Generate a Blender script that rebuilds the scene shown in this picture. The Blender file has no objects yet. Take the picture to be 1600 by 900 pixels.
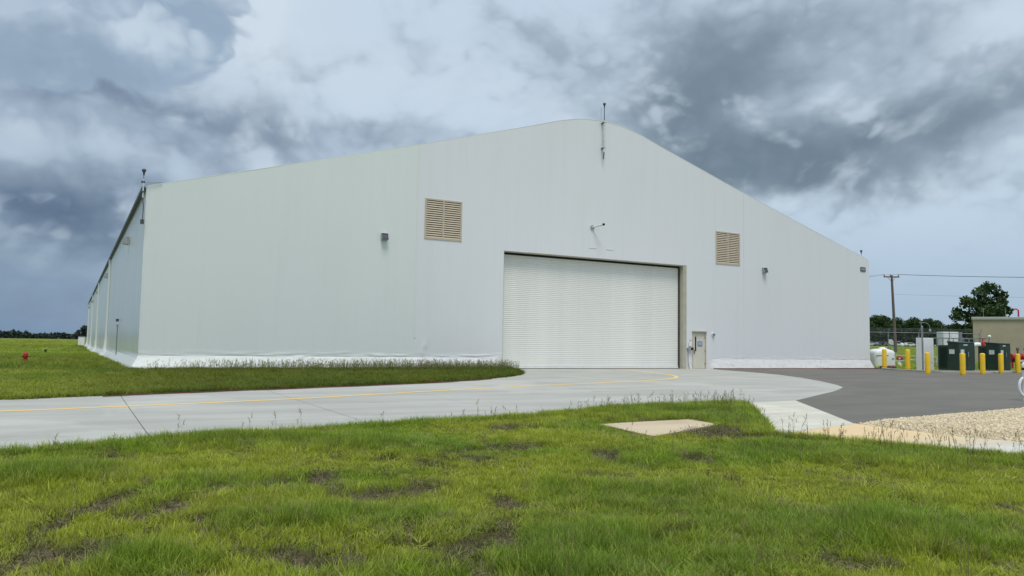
import bpy, math, random
import numpy as np
from mathutils import Vector, Matrix

SC = bpy.context.scene
COL = SC.collection
rnd = random.Random(7)
rng = np.random.default_rng(11)

def S(r, g, b):
    f = lambda c: (c/255/12.92) if c/255 <= .04045 else ((c/255+.055)/1.055)**2.4
    return (f(r), f(g), f(b), 1.0)

# ------------------------------------------------------------------ camera
CAMP = Vector((-25.180, -34.926, 1.327))
YAW, PITCH, ROLL = -0.511286, 0.0708056, 0.0167417
def cam_axes():
    cy, sy, cp, sp = math.cos(YAW), math.sin(YAW), math.cos(PITCH), math.sin(PITCH)
    f = Vector((-sy*cp, cy*cp, sp)); r = Vector((cy, sy, 0)); u = r.cross(f)
    cr, sr = math.cos(ROLL), math.sin(ROLL)
    return r*cr+u*sr, u*cr-r*sr, f
r_, u_, f_ = cam_axes()
cd = bpy.data.cameras.new('camera'); cam = bpy.data.objects.new('camera', cd); COL.objects.link(cam)
m3 = Matrix((r_, u_, -f_)).transposed()
cam.matrix_world = Matrix.Translation(CAMP) @ m3.to_4x4()
cd.sensor_width = 36; cd.lens = 1216.96/1600*36; cd.clip_start = .1; cd.clip_end = 6000
SC.camera = cam

# ------------------------------------------------------------------ world, sun, exposure
SC.view_settings.view_transform = 'Standard'; SC.view_settings.look = 'None'
SC.view_settings.exposure = 0.65; SC.view_settings.gamma = 1.0
SUN_DIR = Vector((-.12, -.36, .93)).normalized()       # towards the sun, behind thin cloud
sd = bpy.data.lights.new('sun', 'SUN'); sd.energy = 1.5; sd.angle = math.radians(20); sd.color = (1, .95, .86)
sun = bpy.data.objects.new('sun', sd); COL.objects.link(sun)
sun.rotation_euler = SUN_DIR.to_track_quat('Z', 'Y').to_euler(); sun.location = (-40, -60, 60)

world = bpy.data.worlds.new('World'); SC.world = world; world.use_nodes = True
WT = world.node_tree; WT.nodes.clear()

class NG:
    """tiny helper for writing node maths"""
    def __init__(s, t): s.t = t
    def n(s, kind, **kw):
        x = s.t.nodes.new(kind)
        for k, v in kw.items(): setattr(x, k, v)
        return x
    def put(s, sock, v):
        if hasattr(v, 'is_output'): s.t.links.new(v, sock)
        else: sock.default_value = v
    def m(s, op, a, b=0.0, c=0.0, clamp=False):
        x = s.n('ShaderNodeMath', operation=op, use_clamp=clamp)
        s.put(x.inputs[0], a); s.put(x.inputs[1], b); s.put(x.inputs[2], c)
        return x.outputs[0]
    def v(s, op, a, b=(0, 0, 0), sc=None):
        x = s.n('ShaderNodeVectorMath', operation=op)
        s.put(x.inputs[0], a); s.put(x.inputs[1], b)
        if sc is not None: s.put(x.inputs['Scale'], sc)
        return x.outputs['Value'] if op in ('DOT_PRODUCT', 'LENGTH') else x.outputs[0]
    def noise(s, vec, scale, detail=6, rough=.55, dist=0.0, lac=2.0):
        x = s.n('ShaderNodeTexNoise')
        s.put(x.inputs['Vector'], vec); x.inputs['Scale'].default_value = scale
        x.inputs['Detail'].default_value = detail; x.inputs['Roughness'].default_value = rough
        x.inputs['Distortion'].default_value = dist; x.inputs['Lacunarity'].default_value = lac
        return x.outputs['Fac']
    def ss(s, v, lo, hi, a=0.0, b=1.0):
        x = s.n('ShaderNodeMapRange', interpolation_type='SMOOTHSTEP')
        s.put(x.inputs[0], v); s.put(x.inputs[1], lo); s.put(x.inputs[2], hi); s.put(x.inputs[3], a); s.put(x.inputs[4], b)
        return x.outputs[0]
    def mix(s, f, a, b, mode='MIX'):
        x = s.n('ShaderNodeMix', data_type='RGBA', blend_type=mode)
        s.put(x.inputs[0], f); s.put(x.inputs[6], a); s.put(x.inputs[7], b)
        return x.outputs[2]

def build_sky():
    g = NG(WT)
    d = g.v('NORMALIZE', g.n('ShaderNodeTexCoord').outputs['Generated'])
    sep = g.n('ShaderNodeSeparateXYZ'); WT.links.new(d, sep.inputs[0]); dz = sep.outputs[2]
    x = g.v('DOT_PRODUCT', d, (.8722, -.4892, 0)); y = g.v('DOT_PRODUCT', d, (.4892, .8722, 0))
    az0 = g.m('ARCTAN2', x, y); el0 = g.m('ARCSINE', dz)
    dstr = g.v('MULTIPLY', d, (1, 1, 1.4))                   # clouds are wider than tall
    def vnoise_(scale, detail, rough=.5):
        w = g.n('ShaderNodeTexNoise'); WT.links.new(dstr, w.inputs['Vector']); w.inputs['Scale'].default_value = scale; w.inputs['Detail'].default_value = detail; w.inputs['Roughness'].default_value = rough
        return g.v('SUBTRACT', w.outputs['Color'], (.5, .5, .5))
    w1 = vnoise_(5.0, 6, .55)
    p = g.v('ADD', dstr, g.v('SCALE', vnoise_(2.6, 2), sc=.13))
    n1 = g.noise(p, 3.2, 6, .5); n2 = g.noise(p, 8.0, 7, .55)
    def billow(q):                                           # rounded heads with creases between them
        t = None
        for sc_, am in ((4.6, .46), (9.5, .28), (20.0, .17), (42.0, .09)):
            b = g.m('MULTIPLY', g.m('ABSOLUTE', g.m('SUBTRACT', g.noise(q, sc_, 1.0, .4), .5)), 4.0*am)
            t = b if t is None else g.m('ADD', t, b)
        return t
    bil = billow(p); relief = g.m('SUBTRACT', bil, billow(g.v('ADD', p, (.016, -.008, .040))))
    ws = g.n('ShaderNodeSeparateXYZ'); WT.links.new(w1, ws.inputs[0])
    az = g.m('ADD', az0, g.m('MULTIPLY', ws.outputs[0], .26)); el = g.m('ADD', el0, g.m('MULTIPLY', ws.outputs[1], .15))
    def blob(a0, e0, sa, se, w=1.0, tilt=0.0):
        da = g.m('SUBTRACT', az, a0); de = g.m('SUBTRACT', el, e0)
        if tilt: de = g.m('SUBTRACT', de, g.m('MULTIPLY', da, tilt))
        q = g.m('ADD', g.m('POWER', g.m('ABSOLUTE', g.m('DIVIDE', da, sa)), 2.0), g.m('POWER', g.m('ABSOLUTE', g.m('DIVIDE', de, se)), 2.0))
        return g.m('MULTIPLY', g.m('EXPONENT', g.m('MULTIPLY', q, -1.0)), w)
    def add(*a):
        r = a[0]
        for b in a[1:]: r = g.m('ADD', r, b)
        return r
    # veil: pale in the middle, blue-grey towards the horizon, bluer to the left
    side = g.ss(x, -.55, .10)
    hor = g.mix(side, S(112, 139, 170), S(160, 182, 204))
    mid = g.mix(g.ss(x, -.55, -.15), S(172, 189, 205), S(192, 209, 224))
    base = g.mix(g.ss(el0, .02, .20), hor, mid)
    base = g.mix(g.m('MULTIPLY', g.ss(n1, .40, .68), .28), base, S(172, 190, 208))
    light = add(blob(-.33, .42, .08, .13, 1.0), blob(-.62, .42, .10, .06, .45), blob(-.22, .37, .12, .08, .4), blob(.57, .34, .08, .06, .7), blob(.29, .19, .06, .022, .8), blob(.23, .25, .06, .025, .5), blob(.0, .32, .2, .05, .35), blob(.40, .285, .08, .02, .4), blob(-.53, .21, .14, .02, .15), blob(-.58, .085, .14, .014, .22))
    base = g.mix(g.m('MULTIPLY', g.m('MINIMUM', light, 1.0), .75), base, S(212, 223, 233))
    # grey cloud masses
    low = add(blob(.33, .225, .17, .050, 1.25, .02), blob(.40, .190, .12, .030, .80), blob(.50, .265, .20, .034, .95, .10), blob(.54, .215, .10, .022, .4), blob(.36, .375, .26, .055, .95, -.05), blob(.20, .29, .11, .045, .9), blob(.28, .33, .18, .05, .55),
              blob(-.62, .135, .34, .042, 1.25), blob(-.40, .155, .14, .03, .45), blob(-.60, .275, .24, .026, .72), blob(-.42, .265, .16, .026, .5, -.2), blob(-.42, .22, .22, .022, .6, -.1), blob(-.24, .255, .16, .027, .65), blob(-.10, .25, .10, .02, .3), blob(-.58, .05, .24, .05, .40))
    fr = add(g.m('MULTIPLY', g.m('SUBTRACT', n1, .5), .8), g.m('MULTIPLY', g.m('SUBTRACT', n2, .5), .55), g.m('MULTIPLY', g.m('SUBTRACT', bil, .33), -.8))
    far = g.ss(g.m('ABSOLUTE', az0), .66, 1.1)               # the same broken cloud all round
    D = add(low, fr, g.m('MULTIPLY', far, .30))
    grey = g.mix(side, S(74, 94, 120), S(106, 122, 134))
    c = g.mix(g.m('MULTIPLY', g.ss(D, -.12, 1.75), 1.0), base, grey)
    # piled cumulus to the left
    def sblob(a0, e0, sa, se, w=1.0):
        q = g.m('ADD', g.m('POWER', g.m('ABSOLUTE', g.m('DIVIDE', g.m('SUBTRACT', az0, a0), sa)), 2.0), g.m('POWER', g.m('ABSOLUTE', g.m('DIVIDE', g.m('SUBTRACT', el0, e0), se)), 2.0))
        return g.m('MULTIPLY', g.m('EXPONENT', g.m('MULTIPLY', q, -1.0)), w)
    bilB = billow(g.v('ADD', p, (3.3, 1.7, .6)))
    tm = None
    for (a0, e0, sa, se, b_, dk_, lt_, hb) in ((-.600, .41, .085, .050, bilB, S(150, 168, 190), S(186, 201, 216), .06),
                                               (-.445, .41, .085, .11, bil, S(146, 166, 186), S(190, 206, 220), .10),
                                               (-.405, .355, .060, .050, bilB, S(146, 167, 187), S(196, 211, 223), .045),
                                               (-.475, .330, .070, .045, bil, S(150, 170, 189), S(194, 209, 222), .04),
                                               (-.560, .310, .080, .040, bilB, S(148, 167, 186), S(188, 204, 217), .04),
                                               (-.425, .405, .042, .030, bilB, S(158, 177, 195), S(206, 218, 229), .03),
                                               (-.495, .385, .048, .032, bilB, S(154, 173, 192), S(202, 215, 227), .03)):
        sb = sblob(a0, e0, sa, se, 1.0)
        Tk = add(g.m('MULTIPLY', sb, 1.3), g.m('MULTIPLY', g.m('SUBTRACT', b_, .33), 1.25), g.m('MULTIPLY', g.m('SUBTRACT', n2, .5), .5))
        below = g.m('MULTIPLY', g.m('MAXIMUM', g.m('SUBTRACT', e0-se*.75, el0), 0.0), 9.0)          # undersides melt away
        mk = g.ss(Tk, .41, g.m('ADD', .58, below))
        tk = g.mix(g.ss(add(g.m('MULTIPLY', g.m('SUBTRACT', el0, e0), .55/hb), g.m('MULTIPLY', g.m('SUBTRACT', b_, .33), 2.2), g.m('MULTIPLY', relief, 3.2)), -.35, 2.1), dk_, lt_)
        mk = g.m('MULTIPLY', mk, g.ss(sb, .10, .25)); c = g.mix(g.m('MULTIPLY', mk, .85), c, tk)
        tm = mk if tm is None else g.m('MAXIMUM', tm, mk)
    rel_ok = g.m('MULTIPLY', g.ss(el0, .05, .16), g.m('MULTIPLY', g.ss(D, -.15, .40, .12, 1.0), g.m('SUBTRACT', 1.0, g.m('MULTIPLY', tm, .35))))
    c = g.mix(g.m('MULTIPLY', rel_ok, g.m('MULTIPLY', g.ss(relief, .0, .35), .50)), c, S(204, 217, 229))
    c = g.mix(g.m('MULTIPLY', rel_ok, g.m('MULTIPLY', g.ss(relief, .0, -.35), .40)), c, S(126, 142, 158))
    up = g.m('ADD', 1.0, g.m('MULTIPLY', g.m('MAXIMUM', g.m('SUBTRACT', dz, .38), 0.0), .9))
    c = g.v('SCALE', c, sc=g.m('MULTIPLY', up, .672))
    sky = g.n('ShaderNodeTexSky', sky_type='NISHITA'); sky.sun_disc = False
    sky.sun_elevation = math.asin(SUN_DIR.z); sky.sun_rotation = math.atan2(SUN_DIR.x, SUN_DIR.y)
    c10 = g.v('SCALE', c, sc=10.0)
    fin = g.mix(.92, sky.outputs[0], c10)
    bg = g.n('ShaderNodeBackground'); WT.links.new(fin, bg.inputs[0]); bg.inputs[1].default_value = 0.1
    out = g.n('ShaderNodeOutputWorld'); WT.links.new(bg.outputs[0], out.inputs[0])
build_sky()

# ------------------------------------------------------------------ numpy noise
_tab = np.random.default_rng(3).random((256, 256))
def vnoise(x, y, seed=0):
    x = np.asarray(x, float)+seed*17.3; y = np.asarray(y, float)+seed*9.7
    xi = np.floor(x).astype(int); yi = np.floor(y).astype(int); fx = x-xi; fy = y-yi
    fx = fx*fx*(3-2*fx); fy = fy*fy*(3-2*fy)
    g = lambda i, j: _tab[i & 255, j & 255]
    return (g(xi, yi)*(1-fx)+g(xi+1, yi)*fx)*(1-fy)+(g(xi, yi+1)*(1-fx)+g(xi+1, yi+1)*fx)*fy
def fbm(x, y, seed=0, o=4):
    t = 0; a = .5; n = 0
    for k in range(o):
        t = t+a*vnoise(x*2**k, y*2**k, seed+k*3); n += a; a *= .5
    return t/n
def sstep(a, b, x):
    t = np.clip((x-a)/(b-a), 0, 1); return t*t*(3-2*t)

# ------------------------------------------------------------------ materials
MATS = {}
def mat(name, color, rough=.7, metal=0.0, var=0.12, vscale=3.0, bump=0.0, bscale=20.0, spec=.5, color2=None, streak=None, coat=0.0, transl=0.0):
    if name in MATS: return MATS[name]
    m = bpy.data.materials.new(name); m.use_nodes = True; t = m.node_tree; g = NG(t)
    b = t.nodes['Principled BSDF']
    oc = g.n('ShaderNodeTexCoord').outputs['Object']
    vec = oc
    if streak: vec = g.v('MULTIPLY', oc, streak)
    n = g.noise(vec, vscale, 5, .6)
    dark = tuple(c*(1-var*1.6) for c in color[:3])+(1,)
    lite = tuple(min(1, c*(1+var)) for c in color[:3])+(1,)
    c2 = color2 or dark
    cc = g.mix(g.ss(n, .3, .7), c2, lite)
    t.links.new(cc, b.inputs['Base Color'])
    b.inputs['Roughness'].default_value = rough; b.inputs['Metallic'].default_value = metal
    b.inputs['Specular IOR Level'].default_value = spec
    b.inputs['Coat Weight'].default_value = coat
    if bump:
        bn = g.n('ShaderNodeBump'); bn.inputs['Strength'].default_value = bump; bn.inputs['Distance'].default_value = .02
        t.links.new(g.noise(oc, bscale, 6, .6), bn.inputs['Height']); t.links.new(bn.outputs[0], b.inputs['Normal'])
    MATS[name] = m
    return m

def fabric_mat(name, color, rough):
    m = bpy.data.materials.new(name); m.use_nodes = True; t = m.node_tree; g = NG(t); b = t.nodes['Principled BSDF']
    oc = g.n('ShaderNodeTexCoord').outputs['Object']
    big = g.noise(g.v('MULTIPLY', oc, (.25, .25, .12)), 1.0, 4, .5)
    run = g.noise(g.v('MULTIPLY', oc, (2.2, 2.2, .10)), 1.0, 6, .6)
    sep = g.n('ShaderNodeSeparateXYZ'); t.links.new(oc, sep.inputs[0])
    low = g.ss(sep.outputs[2], 1.1, .0)                       # splashed dirt near the ground
    pn = g.m('ADD', g.ss(sep.outputs[0], -10.95, -10.85), g.m('MULTIPLY', g.m('SUBTRACT', g.noise(oc, .16, 3, .5), .5), 1.2), 0.0, True)
    color = g.mix(pn, tuple(c*k for c, k in zip(color[:3], (.98, 1.005, .99)))+(1,), tuple(c*k for c, k in zip(color[:3], (1.01, .985, 1.03)))+(1,))
    fr_ = g.m('ABSOLUTE', g.m('SUBTRACT', g.m('FRACT', g.m('DIVIDE', g.m('ADD', sep.outputs[0], sep.outputs[1]), 2.44)), .5))
    c = g.mix(g.m('MULTIPLY', g.ss(fr_, .012, .004), .07), color, S(236, 238, 236))
    c = g.mix(g.m('MULTIPLY', g.ss(run, .46, .8), .11), c, S(186, 192, 186))
    c = g.mix(g.m('MULTIPLY', g.ss(big, .45, .7), .10), c, S(196, 204, 200))
    dn = g.noise(g.v('MULTIPLY', oc, (1.5, 1.5, 3)), 2.0, 6, .65)
    c = g.mix(g.m('MULTIPLY', g.m('MULTIPLY', low, g.ss(dn, .45, .72)), .50), c, S(176, 168, 150))
    t.links.new(c, b.inputs['Base Color']); b.inputs['Roughness'].default_value = rough
    b.inputs['Specular IOR Level'].default_value = .5
    bn = g.n('ShaderNodeBump'); bn.inputs['Strength'].default_value = .20; bn.inputs['Distance'].default_value = .05
    t.links.new(g.noise(g.v('MULTIPLY', oc, (1, 1, .35)), 1.3, 6, .5), bn.inputs['Height']); t.links.new(bn.outputs[0], b.inputs['Normal'])
    return m

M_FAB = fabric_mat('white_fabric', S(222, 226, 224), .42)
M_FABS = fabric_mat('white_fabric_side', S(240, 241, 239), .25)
M_SKIRT = fabric_mat('skirt_fabric', S(222, 224, 221), .48)
M_TRIM = mat('trim_fabric', S(205, 211, 205), .5, var=.04)
M_BEIGE = mat('beige_paint', S(182, 178, 160), .5, var=.05, vscale=2)
M_DOORB = mat('door_beige', S(204, 201, 186), .45, var=.03)
M_LOUV = mat('louver_tan', S(210, 196, 174), .5, var=.04)
M_LOUVF = mat('louver_frame', S(192, 180, 160), .5, var=.04)
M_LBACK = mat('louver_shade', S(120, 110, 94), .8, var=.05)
M_BLACK = mat('black_gap', S(22, 22, 22), .8, var=.05)
M_DARKB = mat('dark_bronze', S(70, 66, 62), .5, var=.06)
M_GREYL = mat('light_grey_metal', S(150, 155, 160), .45, .3, var=.06)
M_GALV = mat('galvanised_steel', S(150, 154, 156), .42, .7, var=.10, vscale=8)
M_DGREY = mat('dark_grey_metal', S(70, 76, 84), .5, var=.08)
M_HOUS = mat('lamp_housing', S(156, 160, 163), .5, var=.05)
M_LENS = mat('lens_grey', S(120, 130, 140), .2, var=.05)
M_WHITE = mat('white_paint', S(226, 228, 228), .45, var=.04)
M_SLAT = mat('shutter_white', S(231, 231, 225), .5, var=.035, vscale=.7, streak=(1, 1, 4))
M_YEL = mat('bollard_yellow', S(232, 190, 30), .45, var=.06, vscale=2.5)
M_YELD = mat('bollard_scuff', S(205, 160, 25), .6, var=.15)
M_GREEN = mat('transformer_green', S(22, 50, 38), .42, var=.10, vscale=1.5)
M_RED = mat('safety_red', S(168, 28, 34), .5, var=.12)
M_REDH = mat('hose_red', S(92, 40, 40), .7, var=.15)
M_STUC = mat('tan_stucco', S(172, 162, 140), .9, var=.05, vscale=.7, bump=.1)
M_PARA = mat('parapet_metal', S(168, 172, 160), .5, var=.04)
M_WOOD = mat('pole_wood', S(104, 94, 84), .85, var=.2, vscale=6, streak=(4, 4, .3))
M_WIRE = mat('wire_dark', S(58, 62, 66), .6)
M_INS = mat('insulator', S(120, 110, 104), .3)
M_BARK = mat('bark', S(74, 64, 52), .9, var=.25, vscale=5)
M_CLAY = mat('clay', S(168, 112, 84), .95, var=.2, vscale=3)
M_GLASS = mat('car_glass', S(28, 34, 40), .08, spec=.6)
M_TYRE = mat('tyre', S(24, 24, 24), .85)
M_LABEL = mat('label_white', S(205, 210, 208), .5)
M_SIGNP = mat('sign_pale', S(168, 176, 205), .5)
M_SIGNB = mat('sign_blue', S(92, 104, 140), .5)
M_TAPE = mat('pale_tape', S(200, 206, 190), .6)

def concrete_mat(name, col, stain, joint=None):
    m = bpy.data.materials.new(name); m.use_nodes = True; t = m.node_tree; g = NG(t); b = t.nodes['Principled BSDF']
    oc = g.n('ShaderNodeTexCoord').outputs['Object']
    a = g.noise(g.v('MULTIPLY', oc, (.5, 1.6, 1)), .55, 7, .62, .3); f = g.noise(oc, 26, 6, .7); s2 = g.noise(g.v('MULTIPLY', oc, (.35, 2.8, 1)), 1.1, 6, .65)
    sp = g.noise(oc, 7.0, 3, .5)
    c = g.mix(g.ss(a, .36, .66), col, tuple(x*.82 for x in col[:3])+(1,))
    c = g.mix(g.m('MULTIPLY', g.ss(s2, .58, .74), .45), c, stain)
    c = g.mix(g.m('MULTIPLY', g.ss(f, .35, .75), .22), c, tuple(x*.72 for x in col[:3])+(1,))
    c = g.mix(g.m('MULTIPLY', g.ss(sp, .68, .75), .40), c, tuple(x*.5 for x in col[:3])+(1,))
    tw = g.noise(g.v('MULTIPLY', oc, (.10, 1.9, 1)), 1.0, 4, .5, .6); pt = g.noise(oc, .22, 5, .6, .5)
    c = g.mix(g.m('MULTIPLY', g.ss(tw, .54, .70), .36), c, tuple(x*.68 for x in col[:3])+(1,))
    c = g.mix(g.m('MULTIPLY', g.ss(pt, .54, .62), .26), c, tuple(min(1, x*1.30) for x in col[:3])+(1,))
    t.links.new(c, b.inputs['Base Color'])
    b.inputs['Roughness'].default_value = .78; b.inputs['Specular IOR Level'].default_value = .35
    bn = g.n('ShaderNodeBump'); bn.inputs['Strength'].default_value = .15; bn.inputs['Distance'].default_value = .006
    t.links.new(f, bn.inputs['Height']); t.links.new(bn.outputs[0], b.inputs['Normal'])
    return m
M_CONC = concrete_mat('road_concrete', S(172, 171, 164), S(146, 144, 136))
M_WALK = concrete_mat('walk_concrete', S(200, 196, 182), S(178, 168, 146))
M_WALKO = concrete_mat('walk_clay_stained', S(200, 197, 186), S(178, 168, 146))
def clay_wash(m):
    t = m.node_tree; g = NG(t); b = t.nodes['Principled BSDF']; oc = g.n('ShaderNodeTexCoord').outputs['Object']
    l = b.inputs['Base Color'].links[0].from_socket; sp = g.n('ShaderNodeSeparateXYZ'); t.links.new(oc, sp.inputs[0])
    f = g.m('ADD', sp.outputs[1], g.m('MULTIPLY', g.noise(oc, .9, 5, .6), 2.4))
    t.links.new(g.mix(g.m('MULTIPLY', g.ss(f, -26.6, -25.0), .85), l, S(214, 184, 136)), b.inputs['Base Color'])
clay_wash(M_WALKO)
M_SLABC = concrete_mat('pad_concrete', S(196, 178, 150), S(160, 140, 112))
M_ASPH = concrete_mat('asphalt', S(107, 103, 96), S(132, 126, 115))
M_KERB = concrete_mat('kerb_concrete', S(170, 168, 160), S(140, 138, 130))

def line_mat():
    m = bpy.data.materials.new('worn_yellow_line'); m.use_nodes = True; t = m.node_tree; g = NG(t); b = t.nodes['Principled BSDF']
    oc = g.n('ShaderNodeTexCoord').outputs['Object']
    n = g.noise(oc, 9, 6, .7)
    t.links.new(g.mix(g.ss(n, .5, .74), S(240, 196, 84), S(206, 190, 140)), b.inputs['Base Color']); b.inputs['Roughness'].default_value = .7
    return m
M_LINE = line_mat()

def ground_mat():
    m = bpy.data.materials.new('grassy_soil'); m.use_nodes = True; t = m.node_tree; g = NG(t); b = t.nodes['Principled BSDF']
    oc = g.n('ShaderNodeTexCoord').outputs['Object']
    at = g.n('ShaderNodeAttribute', attribute_name='grassy')
    n = g.noise(oc, 14, 8, .7); n2 = g.noise(oc, 2.2, 5, .6); n3 = g.noise(oc, .07, 6, .6); n4 = g.noise(g.v('MULTIPLY', oc, (1, 1, 1)), 55, 4, .7)
    soil = g.mix(g.ss(n, .35, .66), S(66, 60, 42), S(116, 106, 80))
    soil = g.mix(g.m('MULTIPLY', g.ss(n4, .55, .7), .6), soil, S(150, 138, 104))
    gr = g.mix(g.ss(n2, .3, .7), S(76, 96, 34), S(100, 116, 42))
    gr = g.mix(g.ss(n3, .38, .62), gr, S(118, 130, 52))
    gr = g.mix(g.m('MULTIPLY', g.ss(n, .5, .7), .5), gr, S(58, 72, 30))
    t.links.new(g.mix(at.outputs['Fac'], soil, gr), b.inputs['Base Color'])
    b.inputs['Roughness'].default_value = .95; b.inputs['Specular IOR Level'].default_value = .15
    bn = g.n('ShaderNodeBump'); bn.inputs['Strength'].default_value = .6; bn.inputs['Distance'].default_value = .03
    t.links.new(n, bn.inputs['Height']); t.links.new(bn.outputs[0], b.inputs['Normal'])
    return m
M_GROUND = ground_mat()

def blade_mat(name, attr=True, col=(.12, .18, .03, 1), transl=.35, rough=.55):
    m = bpy.data.materials.new(name); m.use_nodes = True; t = m.node_tree; g = NG(t)
    b = t.nodes['Principled BSDF']; out = t.nodes['Material Output']
    if attr:
        a = g.n('ShaderNodeAttribute', attribute_name='tint'); a.attribute_type = 'INSTANCER'; c = a.outputs['Color']
    else:
        r = g.n('ShaderNodeRGB'); r.outputs[0].default_value = col; c = r.outputs[0]
        oi = g.noise(g.n('ShaderNodeTexCoord').outputs['Object'], .9, 4, .6)
        c = g.mix(g.ss(oi, .35, .65), tuple(x*.62 for x in col[:3])+(1,), tuple(x*1.45 for x in col[:3])+(1,))
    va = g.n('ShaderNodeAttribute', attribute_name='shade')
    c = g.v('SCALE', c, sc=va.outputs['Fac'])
    t.links.new(c, b.inputs['Base Color']); b.inputs['Roughness'].default_value = rough; b.inputs['Specular IOR Level'].default_value = .25
    tr = g.n('ShaderNodeBsdfTranslucent'); t.links.new(g.v('MULTIPLY', c, (1.15, 1.2, .6)), tr.inputs[0])
    mx = g.n('ShaderNodeMixShader'); mx.inputs[0].default_value = transl
    t.links.new(b.outputs[0], mx.inputs[1]); t.links.new(tr.outputs[0], mx.inputs[2]); t.links.new(mx.outputs[0], out.inputs[0])
    return m
M_BLADE = blade_mat('grass_blade')
M_STONE = None

# ------------------------------------------------------------------ mesh building helpers
class MB:
    def __init__(s): s.v = []; s.f = []; s.sm = []
    def add(s, vs, fs, smooth=False):
        o = len(s.v); s.v += [tuple(p) for p in vs]
        for f in fs: s.f.append(tuple(i+o for i in f)); s.sm.append(smooth)
        return s
    def box(s, x0, x1, y0, y1, z0, z1, ch=0.0):
        if ch <= 0:
            vs = [(x, y, z) for z in (z0, z1) for y in (y0, y1) for x in (x0, x1)]
            return s.add(vs, [(0, 2, 3, 1), (4, 5, 7, 6), (0, 1, 5, 4), (1, 3, 7, 5), (3, 2, 6, 7), (2, 0, 4, 6)])
        def ring(z, i):
            return [(x0+i, y0, z), (x1-i, y0, z), (x1, y0+i, z), (x1, y1-i, z), (x1-i, y1, z), (x0+i, y1, z), (x0, y1-i, z), (x0, y0+i, z)]
        def ins(z): return [(x0+ch, y0+ch, z), (x1-ch, y0+ch, z), (x1-ch, y0+ch, z), (x1-ch, y1-ch, z), (x1-ch, y1-ch, z), (x0+ch, y1-ch, z), (x0+ch, y1-ch, z), (x0+ch, y0+ch, z)]
        vs = ring(z0, ch)+ring(z1-ch, ch)
        vs += [(x0+ch, y0+ch, z1), (x1-ch, y0+ch, z1), (x1-ch, y1-ch, z1), (x0+ch, y1-ch, z1)]
        fs = [(i, (i+1) % 8, 8+(i+1) % 8, 8+i) for i in range(8)]
        fs += [tuple(range(7, -1, -1)), (16, 17, 18, 19), (8, 9, 17, 16), (10, 11, 18, 17), (12, 13, 19, 18), (14, 15, 16, 19), (9, 10, 17), (11, 12, 18), (13, 14, 19), (15, 8, 16)]
        return s.add(vs, fs)
    def tube(s, pts, r, n=8, cap=True, r2=None):
        pts = [Vector(p) for p in pts]; k = len(pts); rings = []
        ref = None
        for i, p in enumerate(pts):
            d = (pts[min(i+1, k-1)]-pts[max(i-1, 0)]).normalized()
            if ref is None: ref = Vector((0, 0, 1)) if abs(d.z) < .9 else Vector((1, 0, 0))
            a = d.cross(ref).normalized(); b = a.cross(d).normalized(); ref = b
            rr = r if r2 is None else r+(r2-r)*i/(k-1)
            if isinstance(r, (list, tuple)): rr = r[i]
            rings += [p+(a*math.cos(2*math.pi*j/n)+b*math.sin(2*math.pi*j/n))*rr for j in range(n)]
        fs = [(i*n+j, i*n+(j+1) % n, (i+1)*n+(j+1) % n, (i+1)*n+j) for i in range(k-1) for j in range(n)]
        s.add(rings, fs, True)
        if cap: s.add(rings[:n], [tuple(range(n-1, -1, -1))]); s.add(rings[-n:], [tuple(range(n))])
        return s
    def lathe(s, prof, c=(0, 0, 0), n=16, smooth=True):
        vs = [(c[0]+r*math.cos(2*math.pi*j/n), c[1]+r*math.sin(2*math.pi*j/n), c[2]+z) for r, z in prof for j in range(n)]
        fs = [(i*n+j, i*n+(j+1) % n, (i+1)*n+(j+1) % n, (i+1)*n+j) for i in range(len(prof)-1) for j in range(n)]
        s.add(vs, fs, smooth)
        s.add(vs[:n], [tuple(range(n-1, -1, -1))]); s.add(vs[-n:], [tuple(range(n))])
        return s
    def prism(s, poly, zt, zb):
        n = len(poly); zt = zt if callable(zt) else (lambda x, y, z=zt: z); zb = zb if callable(zb) else (lambda x, y, z=zb: z)
        vs = [(x, y, zt(x, y)) for x, y in poly]+[(x, y, zb(x, y)) for x, y in poly]
        fs = [tuple(range(n))]+[(i, i+n, (i+1) % n+n, (i+1) % n) for i in range(n)]
        return s.add(vs, fs)
    def build(s, name, m, parent=None, loc=None, shade=None):
        me = bpy.data.meshes.new(name); me.from_pydata(s.v, [], s.f)
        me.polygons.foreach_set('use_smooth', s.sm); me.materials.append(m); me.update()
        o = bpy.data.objects.new(name, me); COL.objects.link(o)
        if parent: o.parent = parent
        if loc is not None: o.location = loc
        return o

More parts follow.
